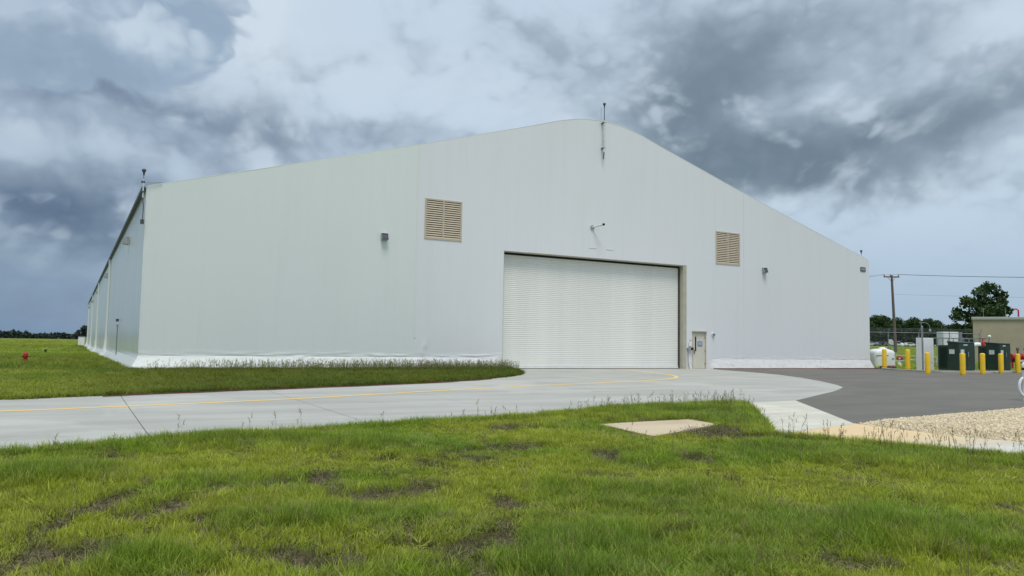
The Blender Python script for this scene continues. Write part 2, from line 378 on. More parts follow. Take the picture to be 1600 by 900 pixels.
def tag(o, label=None, cat=None, group=None, kind=None):
    if label: o['label'] = label
    if cat: o['category'] = cat
    if group: o['group'] = group
    if kind: o['kind'] = kind
    return o
def thing(name, label, cat, loc=(0, 0, 0), rz=0.0, group=None):
    o = bpy.data.objects.new(name, None); COL.objects.link(o); o.empty_display_size = .3
    o.location = loc; o.rotation_euler = (0, 0, rz)
    return tag(o, label, cat, group)
def copy_tree(o, parent=None):
    c = o.copy(); COL.objects.link(c)
    if parent: c.parent = parent
    for ch in list(o.children): copy_tree(ch, c)
    return c
def grid_mesh(name, P, m, parent=None, smooth=True, keep=None):
    """P: (a,b,3) array of points -> quad sheet, faces dropped where keep is False or the quad has collapsed"""
    a, b, _ = P.shape
    idx = np.arange(a*b).reshape(a, b)
    F = np.stack([idx[:-1, :-1], idx[1:, :-1], idx[1:, 1:], idx[:-1, 1:]], -1).reshape(-1, 4)
    if keep is not None: F = F[keep.reshape(-1)]
    V = P.reshape(-1, 3)
    ar = np.linalg.norm(np.cross(V[F[:, 2]]-V[F[:, 0]], V[F[:, 3]]-V[F[:, 1]]), axis=1)
    F = F[ar > 1e-7]
    me = bpy.data.meshes.new(name)
    me.from_pydata(V.tolist(), [], F.tolist()); me.polygons.foreach_set('use_smooth', [smooth]*len(F)); me.materials.append(m); me.update()
    o = bpy.data.objects.new(name, me); COL.objects.link(o)
    if parent: o.parent = parent
    return o

# ------------------------------------------------------------------ terrain
FW = np.array([.4880, .8728])                    # level heading of the view, used only to orient slopes
def zg(x, y):
    x = np.asarray(x, float); y = np.asarray(y, float)
    z = .008*np.minimum(0, np.maximum(y, -60))
    s = .488*(x+25.18)+.873*(y+34.93)
    z = z+sstep(23, 31, x)*.0108*np.clip(s-55, 0, 420)
    lf = sstep(-19, -23.5, x)
    yy = np.maximum(y, 0)
    L = np.where(yy < 80, -.008*yy, -.64+.54*sstep(80, 330, yy))-7*sstep(345, 760, yy)
    return z+lf*L

ROAD = [(-90, -15.7), (-30, -14.6), (-26.5, -14.25), (-23.9, -13.4), (-20.06, -12.1), (-15.3, -10.5), (-11.6, -8.4), (-9.6, -6.9), (-8.0, -5.2), (-6.9, -3.3), (-6.25, -1.6), (-6.1, -.6), (-6.1, .36), (6.1, .36), (6.1, 0), (7.9, -.02),
        (7.55, -1.5), (7.1, -4), (6.3, -6.8), (4.9, -9.4), (3.1, -12), (1.3, -14.2), (.2, -15.3), (-1.0, -16.1), (-2.6, -17.05), (-4.6, -18.1), (-7.3, -19.54), (-9.5, -19.75),
        (-10.3, -19.75), (-12.4, -19.85), (-15.1, -20.5), (-17.4, -21.2), (-19.7, -21.5), (-22.4, -22.1), (-24.5, -22.8), (-26.3, -22.9), (-30, -23.1), (-90, -24)]
WALK1 = [(-9.5, -19.75), (-7.3, -19.54), (-11.2, -24.38), (-14.4, -25.15)]
WALK2 = [(-14.4, -25.15), (-11.2, -24.38), (-11.3, -26.4), (-10.5, -28.5), (-9.8, -30.5), (-11.4, -31.6), (-12.6, -29.6), (-13.4, -27.7)]
GRAV = [(-11.2, -24.38), (-9.67, -23.95), (-6.16, -23.55), (-2.59, -23.17), (2, -22.8), (7, -23), (7, -34), (-8.4, -34), (-9.8, -30.5), (-10.5, -28.5), (-11.3, -26.4)]
KERB = [(23.2, -.62), (22.3, -1.3), (21.5, -2.6), (21.35, -4.4), (21.2, -5.7), (22.0, -6.7), (24.1, -6.95), (27.2, -6.6), (30.3, -6.3), (36, -6.1), (46, -5.7), (62, -5)]
ASPH = [(-7.3, -19.54), (-4.6, -18.1), (-2.6, -17.05), (-1.0, -16.1), (.2, -15.3), (1.3, -14.2), (3.1, -12), (4.9, -9.4), (6.3, -6.8), (7.1, -4), (7.55, -1.5), (7.9, -.02)]
ASPH = ASPH+[(23.1, -.02)]+KERB+[(62, -25), (7, -23), (2, -22.8), (-2.59, -23.17), (-6.16, -23.55), (-9.67, -23.95), (-11.2, -24.38)]
PAD = [(-16.55, -22.95), (-14.1, -22.75), (-14.35, -23.75), (-16.75, -24.75)]
def inpoly(x, y, poly):
    x = np.asarray(x); y = np.asarray(y); r = np.zeros(x.shape, bool); n = len(poly)
    for i in range(n):
        (x0, y0), (x1, y1) = poly[i], poly[(i+1) % n]
        if y0 == y1: continue
        r ^= ((y0 > y) != (y1 > y)) & (x < (x1-x0)*(y-y0)/(y1-y0)+x0)
    return r
def dpoly(x, y, poly):
    d = np.full(np.shape(x), 1e9)
    n = len(poly)
    for i in range(n):
        a = np.array(poly[i]); b = np.array(poly[(i+1) % n]); e = b-a; L = e@e
        t = np.clip(((x-a[0])*e[0]+(y-a[1])*e[1])/L, 0, 1)
        d = np.minimum(d, np.hypot(x-a[0]-t*e[0], y-a[1]-t*e[1]))
    return d
PAVED = [ROAD, WALK1, WALK2, GRAV, ASPH, PAD]
def paved(x, y):
    r = np.zeros(np.shape(x), bool)
    for p in PAVED: r |= inpoly(x, y, p)
    return r

BARE = [(-15.3, -24.6, .55, .75), (-14.75, -24.95, .75, .95), (-14.5, -25.35, .65, .8), (-15.6, -25.2, .6, .6), (-24.93, -27.06, 0.15, 0.77), (-24.99, -28.54, 0.15, 0.54), (-25.37, -28.54, 0.3, 0.35), (-24.86, -24.13, 0.23, 0.47), (-24.63, -26.33, 0.09, 0.94), (-23.35, -26.63, 0.11, 0.41), (-23.71, -29.35, 0.29, 0.28), (-22.09, -29.33, 0.17, 0.44), (-22.67, -28.79, 0.07, 0.26), (-23.37, -29.59, 0.14, 0.18), (-18.53, -22.93, 0.32, 0.57), (-18.66, -26.09, 0.26, 0.36), (-15.15, -24.4, 0.8, 0.7), (-20.72, -29.79, 0.15, 0.16), (-20.17, -31.16, 0.24, 0.16), (-19.46, -31.29, 0.1, 0.12), (-13.69, -25.81, 0.61, 0.4), (-22.58, -27.49, 0.15, 0.36), (-23.92, -26.74, 0.11, 0.58), (-22.73, -26.31, 0.15, 0.31), (-24.43, -27.28, 0.13, 0.81), (-24.62, -28.16, 0.11, 0.52), (-24.18, -27.79, 0.11, 0.24), (-21.55, -25.35, 0.17, 0.31), (-20.56, -25.75, 0.26, 0.26), (-19.33, -24.97, 0.24, 0.33), (-22.64, -29.48, 0.08, 0.18), (-21.91, -27.25, 0.14, 0.27), (-22.75, -22.95, 0.15, 0.36), (-21.43, -28.31, 0.19, 0.29), (-17.74, -26.88, 0.23, 0.23), (-20.36, -30.23, 0.09, 0.13)]
DARK = [(-23.06, -28.29, 1.11, 0.52), (-21.54, -30.0, 0.78, 1.34), (-20.09, -28.58, 1.16, 1.15), (-14.59, -27.63, 2.66, 1.05), (-13.37, -21.6, 2.23, 2.0), (-24.67, -29.06, 0.4, 0.39), (-19.4, -30.33, 1.86, 0.76), (-20.88, -30.68, 0.62, 0.52), (-12.45, -22.35, 0.74, 2.6), (-22.94, -23.0, 3.5, 0.7), (-25.31, -25.02, 0.74, 0.59)]
def ell(x, y, L, edge, soft=(.7, 1.25)):
    """view-aligned soft ellipses given as (x, y, half width, half depth)"""
    r = np.zeros(np.shape(x))
    wob = (fbm(x*3.1, y*3.1, 5)-.5)*edge
    for (cx, cy, a, b) in L:
        dx = x-cx; dy = y-cy
        u = (dx*FW[1]-dy*FW[0])/a; v = (dx*FW[0]+dy*FW[1])/b
        r = np.maximum(r, 1-sstep(*soft, np.sqrt(u*u+v*v)+wob))
    return r
def bare(x, y):
    b = ell(x, y, BARE, 2.0)
    n = fbm(x*1.9, y*1.3, 21, 4); near = sstep(-15, -18, y)*(1-.8*ell(x, y, DARK, .8))
    sp = sstep(.70, .80, fbm(x*4.6, y*3.2, 51, 3))*near*(1-sstep(-19, -18, y))
    return np.maximum(b, np.maximum(sstep(.66, .78, n)*near*.62, sp*.65))
def dark(x, y):
    return ell(x, y, DARK, 1.3, (.35, 1.55))

# one ground sheet with rows that get finer near the camera
def graded(segs):
    o = []
    for a, b, st in segs: o += list(np.arange(a, b-1e-6, st))
    return np.array(o+[segs[-1][1]])
gx = graded([(-3000, -400, 260), (-400, -100, 30), (-100, -34, 3), (-34, -28, .3), (-28, -8, .07), (-8, 10, .5), (10, 60, 1.5), (60, 300, 15), (300, 3000, 270)])
gy = graded([(-3000, -400, 260), (-400, -60, 34), (-60, -33, 1.5), (-33, -18.5, .07), (-18.5, -6, .35), (-6, 20, .8), (20, 120, 5), (120, 800, 17), (800, 3200, 240)])
GX, GY = np.meshgrid(gx, gy, indexing='ij')
GZ = zg(GX, GY)
PV = paved(GX, GY)
fine = ((GX > -60) & (GX < 60) & (GY < 30) & (GY > -60))
BR = bare(GX, GY)
bumps = (fbm(GX*.8, GY*.8, 2)-.5)*.06+(fbm(GX*5, GY*5, 8, 3)-.5)*.035+BR*(fbm(GX*9, GY*9, 4, 3)-.55)*.07-BR*.02
bumps = np.where(fine, bumps, 0)*sstep(0, .35, np.minimum.reduce([dpoly(GX, GY, p) for p in PAVED]))
inside_b = (np.abs(GX) < 22.6) & (GY > .3) & (GY < 134)
GZ = GZ+np.where(PV, -.06, bumps)-np.where(inside_b, .06, 0)
P = np.stack([GX, GY, GZ], -1)
ground = grid_mesh('ground', P, M_GROUND); tag(ground, kind='structure')
at = ground.data.attributes.new('grassy', 'FLOAT', 'POINT')
at.data.foreach_set('value', np.clip(1-BR*1.2, 0, 1).ravel().astype(np.float32)*np.where((GX > -28) & (GX < -8) & (GY < -18.5) & (GY > -33), .55, .92).ravel().astype(np.float32))

# ------------------------------------------------------------------ paving
pl = lambda dz: (lambda x, y: .008*min(0, y)+dz)
def clip_half(poly, a, b, c):
    """keep a*x+b*y<=c"""
    o = []
    for i in range(len(poly)):
        p, q = poly[i], poly[(i+1) % len(poly)]; dp = a*p[0]+b*p[1]-c; dq = a*q[0]+b*q[1]-c
        if dp <= 0: o.append(p)
        if dp*dq < 0: t = dp/(dp-dq); o.append((p[0]+(q[0]-p[0])*t, p[1]+(q[1]-p[1])*t))
    return o
road = thing('road', None, None); tag(road, kind='structure')
cuts = [-92, -53.4, -46.1, -38.8, -31.5, -27.8, -24.1, -20.4, -16.7, -9.4, 9]
for i in range(len(cuts)-1):
    gl = .007 if cuts[i] in (-24.1, -20.4) else .003; gr = .007 if cuts[i+1] in (-24.1, -20.4) else .003
    q = clip_half(clip_half(ROAD, -1, 0, -(cuts[i]+gl)), 1, 0, cuts[i+1]-gr)
    MB().prism(q, pl(.004), pl(-.16)).build('slab', M_CONC, road)
o = MB().prism(ASPH, pl(.002), pl(-.15)).build('parking_lot', M_ASPH); tag(o, kind='structure')
walk = thing('sidewalk', None, None); tag(walk, kind='structure')
mid0 = (-11.3, -22.63); mid1 = (-9.15, -21.84)
MB().prism([WALK1[0], WALK1[1], (-9.2, -21.9), (-11.9, -22.4)], pl(.004), pl(-.15)).build('slab', M_WALK, walk)
MB().prism([(-11.915, -22.415), (-9.215, -21.915), WALK1[2], WALK1[3]], pl(.004), pl(-.15)).build('slab', M_WALK, walk)
MB().prism([(-14.4, -25.165), (-11.2, -24.395), (-11.3, -26.4), (-13.4, -27.7)], pl(.004), pl(-.15)).build('slab', M_WALKO, walk)
MB().prism([(-13.4, -27.715), (-11.3, -26.415), (-10.5, -28.5), (-9.8, -30.5), (-11.4, -31.6), (-12.6, -29.6)], pl(.004), pl(-.15)).build('slab', M_WALKO, walk)
pad = MB().prism(PAD, pl(.035), pl(-.2)).build('concrete_pad', M_SLABC)
tag(pad, 'tan concrete pad lying alone in the foreground grass', 'concrete pad')
# yellow line, swept sheet
YL = [(-90, -18.6), (-70, -18.2), (-52, -17.8), (-40, -17.52), (-33, -17.34), (-29, -17.2), (-26.32, -17.07), (-24.1, -16.58), (-20.55, -15.63), (-16.76, -14.15), (-12.47, -12.55), (-9.37, -11.6), (-5.69, -10.45), (-3.6, -9.55), (-2.0, -8.45), (-1.0, -7.3), (-.3, -6.0), (.2, -4.6), (.5, -2.9), (.8, -1.0), (.85, -.2)]
def smooth_path(pts, n=6):
    o = []
    P = [Vector((*p, 0)) if len(p) == 2 else Vector(p) for p in pts]
    for i in range(len(P)-1):
        a, b, c, d = P[max(i-1, 0)], P[i], P[i+1], P[min(i+2, len(P)-1)]
        for k in range(n):
            t = k/n
            o.append(.5*((2*b)+(c-a)*t+(2*a-5*b+4*c-d)*t*t+(3*b-a-3*c+d)*t**3))
    return o+[P[-1]]
yp = smooth_path(YL); b = MB(); vs = []
for i, p in enumerate(yp):
    d = (yp[min(i+1, len(yp)-1)]-yp[max(i-1, 0)]).normalized(); nrm = Vector((-d.y, d.x, 0))*.075
    for q in (p+nrm, p-nrm): vs.append((q.x, q.y, .008*min(0, q.y)+.008))
b.add(vs, [(2*i, 2*i+1, 2*i+3, 2*i+2) for i in range(len(yp)-1)])
tag(b.build('road_marking', M_LINE), kind='structure')
# kerb behind the parking lot
kp = smooth_path(KERB, 4); b = MB(); vs = []
for i, p in enumerate(kp):
    d = (kp[min(i+1, len(kp)-1)]-kp[max(i-1, 0)]).normalized(); nrm = Vector((-d.y, d.x, 0))
    if nrm.x+nrm.y < 0 and False: nrm = -nrm
    for off, z in ((0, -.1), (0, .095), (.02, .11), (.26, .11), (.26, -.1)):
        q = p+nrm*off; vs.append((q.x, q.y, .008*min(0, q.y)+z))
b.add(vs, [(5*i+k, 5*i+k+1, 5*i+k+6, 5*i+k+5) for i in range(len(kp)-1) for k in range(4)])
tag(b.build('kerb', M_KERB), kind='structure')
o = MB().prism([(22.4, -6.55), (25.0, -6.7), (25.0, -4.4), (22.4, -4.3)], .09, -.1).build('concrete_pad', M_KERB)
tag(o, 'low concrete base under the left green transformer cabinet', 'concrete pad')
o = MB().prism([(27.0, -6.45), (29.0, -6.35), (29.0, -4.5), (27.0, -4.5)], .09, -.1).build('concrete_pad', M_KERB)
tag(o, 'low concrete base under the right green transformer cabinet', 'concrete pad')
# gravel bed
nx, ny = 110, 66
XX, YY = np.meshgrid(np.linspace(-11.5, 7, nx), np.linspace(-34, -22.7, ny), indexing='ij')
ing = inpoly(XX, YY, GRAV); dd = dpoly(XX, YY, GRAV)
ZZ = .008*YY-.02+np.where(ing, sstep(0, .8, dd)*.10, -.05)+(fbm(XX*4, YY*4, 3)-.5)*.03
def gravel_mat():
    m = bpy.data.materials.new('crushed_stone'); m.use_nodes = True; t = m.node_tree; g = NG(t); b = t.nodes['Principled BSDF']
    oc = g.n('ShaderNodeTexCoord').outputs['Object']
    v = g.n('ShaderNodeTexVoronoi'); t.links.new(oc, v.inputs['Vector']); v.inputs['Scale'].default_value = 22
    c = g.mix(v.outputs['Distance'], S(214, 196, 158), S(140, 122, 94))
    t.links.new(c, b.inputs['Base Color']); b.inputs['Roughness'].default_value = .9
    return m
M_GRAV = gravel_mat()
tag(grid_mesh('gravel_bed', np.stack([XX, YY, ZZ], -1), M_GRAV), kind='structure')

# ------------------------------------------------------------------ instancing helper (stuff)
def variants(name, objs):
    c = bpy.data.collections.new(name)
    for o in objs: c.objects.link(o)
    return c
def scatter(name, coll, pts, rot, scl, idx, tint, m, label_kind='stuff'):
    me = bpy.data.meshes.new(name); me.from_pydata(pts.tolist(), [], []); me.update()
    def attr(n, t, data, key='value'):
        a = me.attributes.new(n, t, 'POINT'); a.data.foreach_set(key, np.ascontiguousarray(data).ravel())
    attr('rot', 'FLOAT_VECTOR', rot.astype(np.float32), 'vector'); attr('scl', 'FLOAT_VECTOR', scl.astype(np.float32), 'vector')
    attr('idx', 'INT', idx.astype(np.int32)); 
    attr('tint', 'FLOAT_COLOR', np.concatenate([tint, np.ones((len(tint), 1))], 1).astype(np.float32), 'color')
    o = bpy.data.objects.new(name, me); COL.objects.link(o); tag(o, kind=label_kind)
    ng = bpy.data.node_groups.new(name, 'GeometryNodeTree')
    ng.interface.new_socket('Geometry', in_out='INPUT', socket_type='NodeSocketGeometry'); ng.interface.new_socket('Geometry', in_out='OUTPUT', socket_type='NodeSocketGeometry')
    gi = ng.nodes.new('NodeGroupInput'); go = ng.nodes.new('NodeGroupOutput')
    ci = ng.nodes.new('GeometryNodeCollectionInfo'); ci.inputs['Collection'].default_value = coll; ci.inputs['Separate Children'].default_value = True; ci.inputs['Reset Children'].default_value = True
    ip = ng.nodes.new('GeometryNodeInstanceOnPoints')
    def named(n, t):
        x = ng.nodes.new('GeometryNodeInputNamedAttribute'); x.data_type = t; x.inputs['Name'].default_value = n; return x.outputs[0]
    L = ng.links.new
    L(gi.outputs[0], ip.inputs['Points']); L(ci.outputs[0], ip.inputs['Instance']); ip.inputs['Pick Instance'].default_value = True
    L(named('idx', 'INT'), ip.inputs['Instance Index']); L(named('scl', 'FLOAT_VECTOR'), ip.inputs['Scale'])
    e2r = ng.nodes.new('FunctionNodeEulerToRotation'); L(named('rot', 'FLOAT_VECTOR'), e2r.inputs[0]); L(e2r.outputs[0], ip.inputs['Rotation'])
    L(ip.outputs[0], go.inputs[0])
    md = o.modifiers.new('scatter', 'NODES'); md.node_group = ng
    return o

# grass clump variants
def blade(mb, sh, x, y, h, w, lean, az, z0=-.02, seg=3, curl=1.7):
    dx, dy = math.cos(az), math.sin(az); px, py = -dy, dx
    vs = []
    for k in range(seg+1):
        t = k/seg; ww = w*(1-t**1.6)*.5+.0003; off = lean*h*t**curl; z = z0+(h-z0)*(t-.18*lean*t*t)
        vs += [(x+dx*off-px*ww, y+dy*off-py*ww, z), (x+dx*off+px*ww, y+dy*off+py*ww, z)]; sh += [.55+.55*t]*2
    mb.add(vs, [(2*k, 2*k+1, 2*k+3, 2*k+2) for k in range(seg)], True)
def var_obj(name, mb, sh, m):
    me = bpy.data.meshes.new(name); me.from_pydata(mb.v, [], mb.f); me.polygons.foreach_set('use_smooth', mb.sm); me.materials.append(m)
    a = me.attributes.new('shade', 'FLOAT', 'POINT'); a.data.foreach_set('value', np.array(sh, np.float32)); me.update()
    return bpy.data.objects.new(name, me)
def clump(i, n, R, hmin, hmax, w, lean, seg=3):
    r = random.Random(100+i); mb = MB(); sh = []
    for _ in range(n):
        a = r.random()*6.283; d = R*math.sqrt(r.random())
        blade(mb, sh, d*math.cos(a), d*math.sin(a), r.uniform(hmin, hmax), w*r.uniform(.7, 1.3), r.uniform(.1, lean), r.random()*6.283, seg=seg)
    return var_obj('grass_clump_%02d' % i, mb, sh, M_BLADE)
def seedstem(i, n):
    r = random.Random(300+i); mb = MB(); sh = []
    for _ in range(n):
        x, y = r.uniform(-.12, .12), r.uniform(-.12, .12); h = r.uniform(.30, .58); az = r.random()*6.28; ln = r.uniform(.05, .3)
        blade(mb, sh, x, y, h, .006, ln, az, seg=4, curl=2.0)
        tx, ty = x+math.cos(az)*ln*h, y+math.sin(az)*ln*h
        for k in range(4):
            a2 = az+k*1.57+.4; zz = h*(1-.18*ln)-.02*k
            vs = [(tx, ty, zz), (tx+math.cos(a2)*.018, ty+math.sin(a2)*.018, zz+.02), (tx+math.cos(a2)*.04, ty+math.sin(a2)*.04, zz+.045)]
            mb.add(vs, [(0, 1, 2)]); sh += [1.0, .9, .9]
            blade(mb, sh, tx, ty, .06, .009, .9, a2, z0=0, seg=2)
            for q in range(len(mb.v)-6, len(mb.v)): mb.v[q] = (mb.v[q][0], mb.v[q][1], mb.v[q][2]+zz-.02)
    return var_obj('grass_clump_%02d' % i, mb, sh, M_BLADE)
CL = [clump(i, 34, .085, .03, .085, .0042, .7) for i in range(5)]            # 0-4 short lawn
CL += [clump(5+i, 40, .09, .07, .17, .0052, 1.0) for i in range(4)]          # 5-8 long
CL += [clump(9+i, 26, .085, .015, .05, .004, 1.4, 2) for i in range(2)]      # 9-10 thatch
CL += [clump(11+i, 9, .06, .06, .15, .012, 1.5) for i in range(2)]           # 11-12 broad weeds
CL += [seedstem(13+i, 3) for i in range(3)]                                   # 13-15 seed heads
GRASS = variants('grass_variants', CL)

def colour(x, y, dk, n):
    yel = np.array([.375, .425, .045]); grn = np.array([.240, .345, .030]); drk = np.array([.130, .240, .022])
    q = fbm(x*.55, y*.55, 31, 4)
    c = grn+(yel-grn)*sstep(.30, .55, q)[:, None]
    c = c+(drk-c)*(np.clip(dk, 0, 1)*.72)[:, None]
    pale = np.array([.46, .44, .13]); f = (rng.random((n, 1))**6)*.8
    return (c+(pale-c)*f)*(.60+.72*rng.random((n, 1)))
P_, R_, S_, I_, T_ = [], [], [], [], []
def push(x, y, idx, scl, tint, tilt=.12, dz=0.0):
    n = len(x)
    P_.append(np.stack([x, y, zg(x, y)+dz], -1)); R_.append(np.stack([rng.normal(0, tilt, n), rng.normal(0, tilt, n), rng.random(n)*6.283], -1))
    S_.append(scl); I_.append(idx); T_.append(tint)
def rel(x, y):
    dx = x+25.18; dy = y+34.93
    return dx*FW[0]+dy*FW[1], dx*FW[1]-dy*FW[0]
def field(n, x0, x1, y0, y1, test):
    x = rng.uniform(x0, x1, n); y = rng.uniform(y0, y1, n); k = test(x, y); return x[k], y[k]
EDGE = lambda x, y: ~paved(x, y)
# foreground lawn
def fg(x, y):
    s, l = rel(x, y); return EDGE(x, y) & (s > 3.6) & (np.abs(l) < s*.90+2.5) & (y < -15)
x, y = field(250000, -36, -6.5, -35.5, -18, fg)
s, l = rel(x, y); b = bare(x, y); dk = dark(x, y)
keep = rng.random(len(x)) < np.clip(1-b*1.12, .035, 1)*np.clip(.75+.5*dk, 0, 1)*np.clip(1.25-.035*s, .5, 1)
x, y, s, b, dk = x[keep], y[keep], s[keep], b[keep], dk[keep]; n = len(x)
patch = fbm(x*.9, y*.9, 44, 3)
hs = .55+.75*sstep(.3, .7, patch)+.35*rng.random(n); hs = hs*(.70+.45*dk)*(1-.45*b)
longp = rng.random(n) < np.clip(.05+.62*dk+.25*sstep(.58, .78, patch), 0, .75)
idx = np.where(longp, rng.integers(5, 9, n), rng.integers(0, 5, n))
idx = np.where(rng.random(n) < .045, rng.integers(11, 13, n), idx); idx = np.where((b > .35) & (rng.random(n) < .8), rng.integers(9, 11, n), idx)
wd = .82+.45*rng.random(n)+.03*np.maximum(s-7, 0)
tint = colour(x, y, dk, n); straw = np.array([.30, .25, .13])
dead = (rng.random(n) < .07+.5*b)[:, None]; tint = np.where(dead, straw*(.5+.6*rng.random((n, 1))), tint)
push(x, y, idx, np.stack([wd, wd, hs*np.where(longp, .72, 1.0)], -1), tint)
# straw and thatch lying in the bare places
x, y = field(60000, -30, -9, -33, -21, fg); b = bare(x, y); k = (b > .3) & (rng.random(len(x)) < .5); x, y = x[k], y[k]; n = len(x)
push(x, y, rng.integers(9, 11, n), np.stack([1.3+.6*rng.random(n)]*2+[.45+.3*rng.random(n)], -1), np.array([.28, .25, .14])*(.3+.8*rng.random((n, 1))), .5)
# taller rim where the lawn meets road, walk and gravel
dmin = lambda x, y: np.minimum.reduce([dpoly(x, y, p) for p in (ROAD, WALK1, WALK2)])
x, y = field(90000, -33, -8, -33, -19, fg); k = dmin(x, y) < .45; x, y = x[k], y[k]; n = len(x); s, l = rel(x, y)
k = rng.random(n) < .55; x, y, s = x[k], y[k], s[k]; n = len(x)
push(x, y, rng.integers(5, 9, n), np.stack([1.2+.4*rng.random(n)]*2+[(.55+.5*rng.random(n))], -1), colour(x, y, np.full(n, .55), n))
# seed heads by the tip of the lawn and along the walk
x, y = field(9000, -30, -8, -32, -19, fg); d = dmin(x, y)
pr = np.where((x > -15.5) & (y > -22), .42, .05)*np.where(d < 1.0, 1, .1)*np.where(x < -19, .35, 1)+np.where((x > -14.5) & (y < -24.5) & (d < .8), .35, 0)+.006
k = rng.random(len(x)) < pr; x, y = x[k], y[k]; n = len(x)
push(x, y, rng.integers(13, 16, n), np.stack([np.ones(n)]*2+[.55+.45*rng.random(n)], -1), np.array([.24, .24, .10])*(.6+.6*rng.random((n, 1))))
# strip between the road and the hangar
def strip(x, y): return EDGE(x, y) & (y < -.15) & (y > -16.5)
x, y = field(52000, -44, -5, -16, -.1, strip); n = len(x)
tall = sstep(-14, -4, x)*.6+sstep(-26, -20, x)*.35
wall_shade = sstep(-2.4, -.5, y)  # soft shade by the wall, put into the grass tint
k = rng.random(n) < .85; x, y, tall, wall_shade = x[k], y[k], tall[k], wall_shade[k]; n = len(x)
near = dpoly(x, y, ROAD)
dk = .25+.75*tall
hs = (.6+.7*rng.random(n))*(.75+.55*tall)*(1-.25*sstep(-24, -30, x))
w = 1.7+.8*rng.random(n)
push(x, y, rng.integers(5, 9, n), np.stack([w, w, hs], -1), colour(x, y, dk, n)*(.46-.12*wall_shade+.30*sstep(-21, -27, x))[:, None])
x, y = field(3000, -22.5, -5, -3.0, -.3, strip); n = len(x); k = rng.random(n) < sstep(-24, -9, x)*.75+.12; x, y = x[k], y[k]; n = len(x)
push(x, y, rng.integers(13, 16, n), np.stack([np.full(n, 1.3)]*2+[.65+.55*rng.random(n)], -1), np.array([.24, .25, .10])*(.6+.6*rng.random((n, 1))))
# open field to the left
def lf(x, y): return (x < -23.25) & (y > -.2)
x, y = field(26000, -60, -23, 0, 60, lf); n = len(x); w = 2.2+1.4*rng.random(n)
push(x, y, rng.integers(5, 9, n), np.stack([w, w, .8+.7*rng.random(n)], -1), colour(x, y, np.full(n, .45), n)*(.64+.34*sstep(20, 60, y))[:, None])
x, y = field(16000, -130, -23, 60, 230, lf); n = len(x); w = 5+4*rng.random(n)
push(x, y, rng.integers(5, 9, n), np.stack([w, w, 1.1+.8*rng.random(n)], -1), colour(x*.12, y*.12, np.full(n, .25), n)*.85)
# right hand field behind the kerb
def rf(x, y):
    s, l = rel(x, y); return (x > 23.6) & (s > 50) & (s < 230) & (y > -5.6+.0*x) & (l > 20)
x, y = field(60000, 23, 190, -6, 150, rf); n = len(x); w = 3+2*rng.random(n)
push(x, y, rng.integers(5, 9, n), np.stack([w, w, .7+.5*rng.random(n)], -1), colour(x, y, np.full(n, .4), n))
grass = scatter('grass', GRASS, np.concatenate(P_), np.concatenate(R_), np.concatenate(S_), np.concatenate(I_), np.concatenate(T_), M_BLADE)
grass['label'] = 'yellow green rough grass growing over the open ground'

# gravel stones
def stone(i):
    r = random.Random(500+i); vs = []; 
    for z, k, q in ((-.7, 4, .6), (0, 5, 1.0), (.7, 4, .6)):
        for j in range(k):
            a = 6.283*j/k+r.random()*.8; rr = q*r.uniform(.75, 1.15); vs.append((rr*math.cos(a), rr*math.sin(a), z*r.uniform(.7, 1.1)))
    import bmesh
    bm = bmesh.new()
    for v in vs: bm.verts.new(v)
    bmesh.ops.convex_hull(bm, input=bm.verts[:])
    me = bpy.data.meshes.new('stone'); bm.to_mesh(me); bm.free(); me.materials.append(M_STN)
    return bpy.data.objects.new('stone_%02d' % i, me)
M_STN = bpy.data.materials.new('stone_tan'); M_STN.use_nodes = True
g = NG(M_STN.node_tree); a = g.n('ShaderNodeAttribute', attribute_name='tint'); a.attribute_type = 'INSTANCER'
M_STN.node_tree.links.new(a.outputs['Color'], M_STN.node_tree.nodes['Principled BSDF'].inputs['Base Color']); M_STN.node_tree.nodes['Principled BSDF'].inputs['Roughness'].default_value = .85
STN = variants('stone_variants', [stone(i) for i in range(6)])
def gv(x, y): 
    s, l = rel(x, y); return inpoly(x, y, GRAV) & (np.abs(l) < s*1.1+3)
x, y = field(185000, -11.4, 7, -34, -22.8, gv); n = len(x); d = dpoly(x, y, GRAV)
z = .008*y-.02+sstep(0, .8, d)*.10+(fbm(x*4, y*4, 3)-.5)*.03
sc = (.014+.020*rng.random(n)**2)[:, None]*(.7+.6*rng.random((n, 3)))
t = np.array([.64, .54, .37])*(.6+.6*rng.random((n, 1)))*np.array([1, 1, 1])+rng.normal(0, .015, (n, 3))
gs = scatter('gravel', STN, np.stack([x, y, z+.005], -1), rng.random((n, 3))*6.28, sc, rng.integers(0, 6, n), np.clip(t, .05, .9), M_STN)
gs['label'] = 'pale tan crushed stone beside the parking lot'

# ------------------------------------------------------------------ the hangar
HW, HL = 22.86, 135.0
_kx = np.array([0, 1.4, 2.8, 4.2, 5.66, 10.87, 16.6, 21.7, 22.55, 22.76, 22.86]); _kz = np.array([13.84, 13.74, 13.42, 12.97, 12.52, 10.96, 9.31, 7.86, 7.62, 7.56, 7.49])
_fx = np.linspace(-24, 24, 2401); _fz = np.interp(np.abs(_fx), _kx, _kz); kk = np.exp(-np.linspace(-2.5, 2.5, 61)**2); kk /= kk.sum()
_fs = np.convolve(np.pad(_fz, 30, mode='edge'), kk, 'valid'); _fs = np.where(np.abs(_fx) > 21, _fz, _fs)
roofz = lambda x: np.interp(x, _fx, _fs)
hangar = thing('hangar', 'huge white fabric hangar with a gabled front and roll-up door', 'hangar')
OPEN = [(-6.1, 6.1, 0, 6.07), (6.66, 7.75, 0, 2.2), (-10.50, -8.56, 6.36, 8.31), (8.56, 10.50, 6.36, 8.31)]
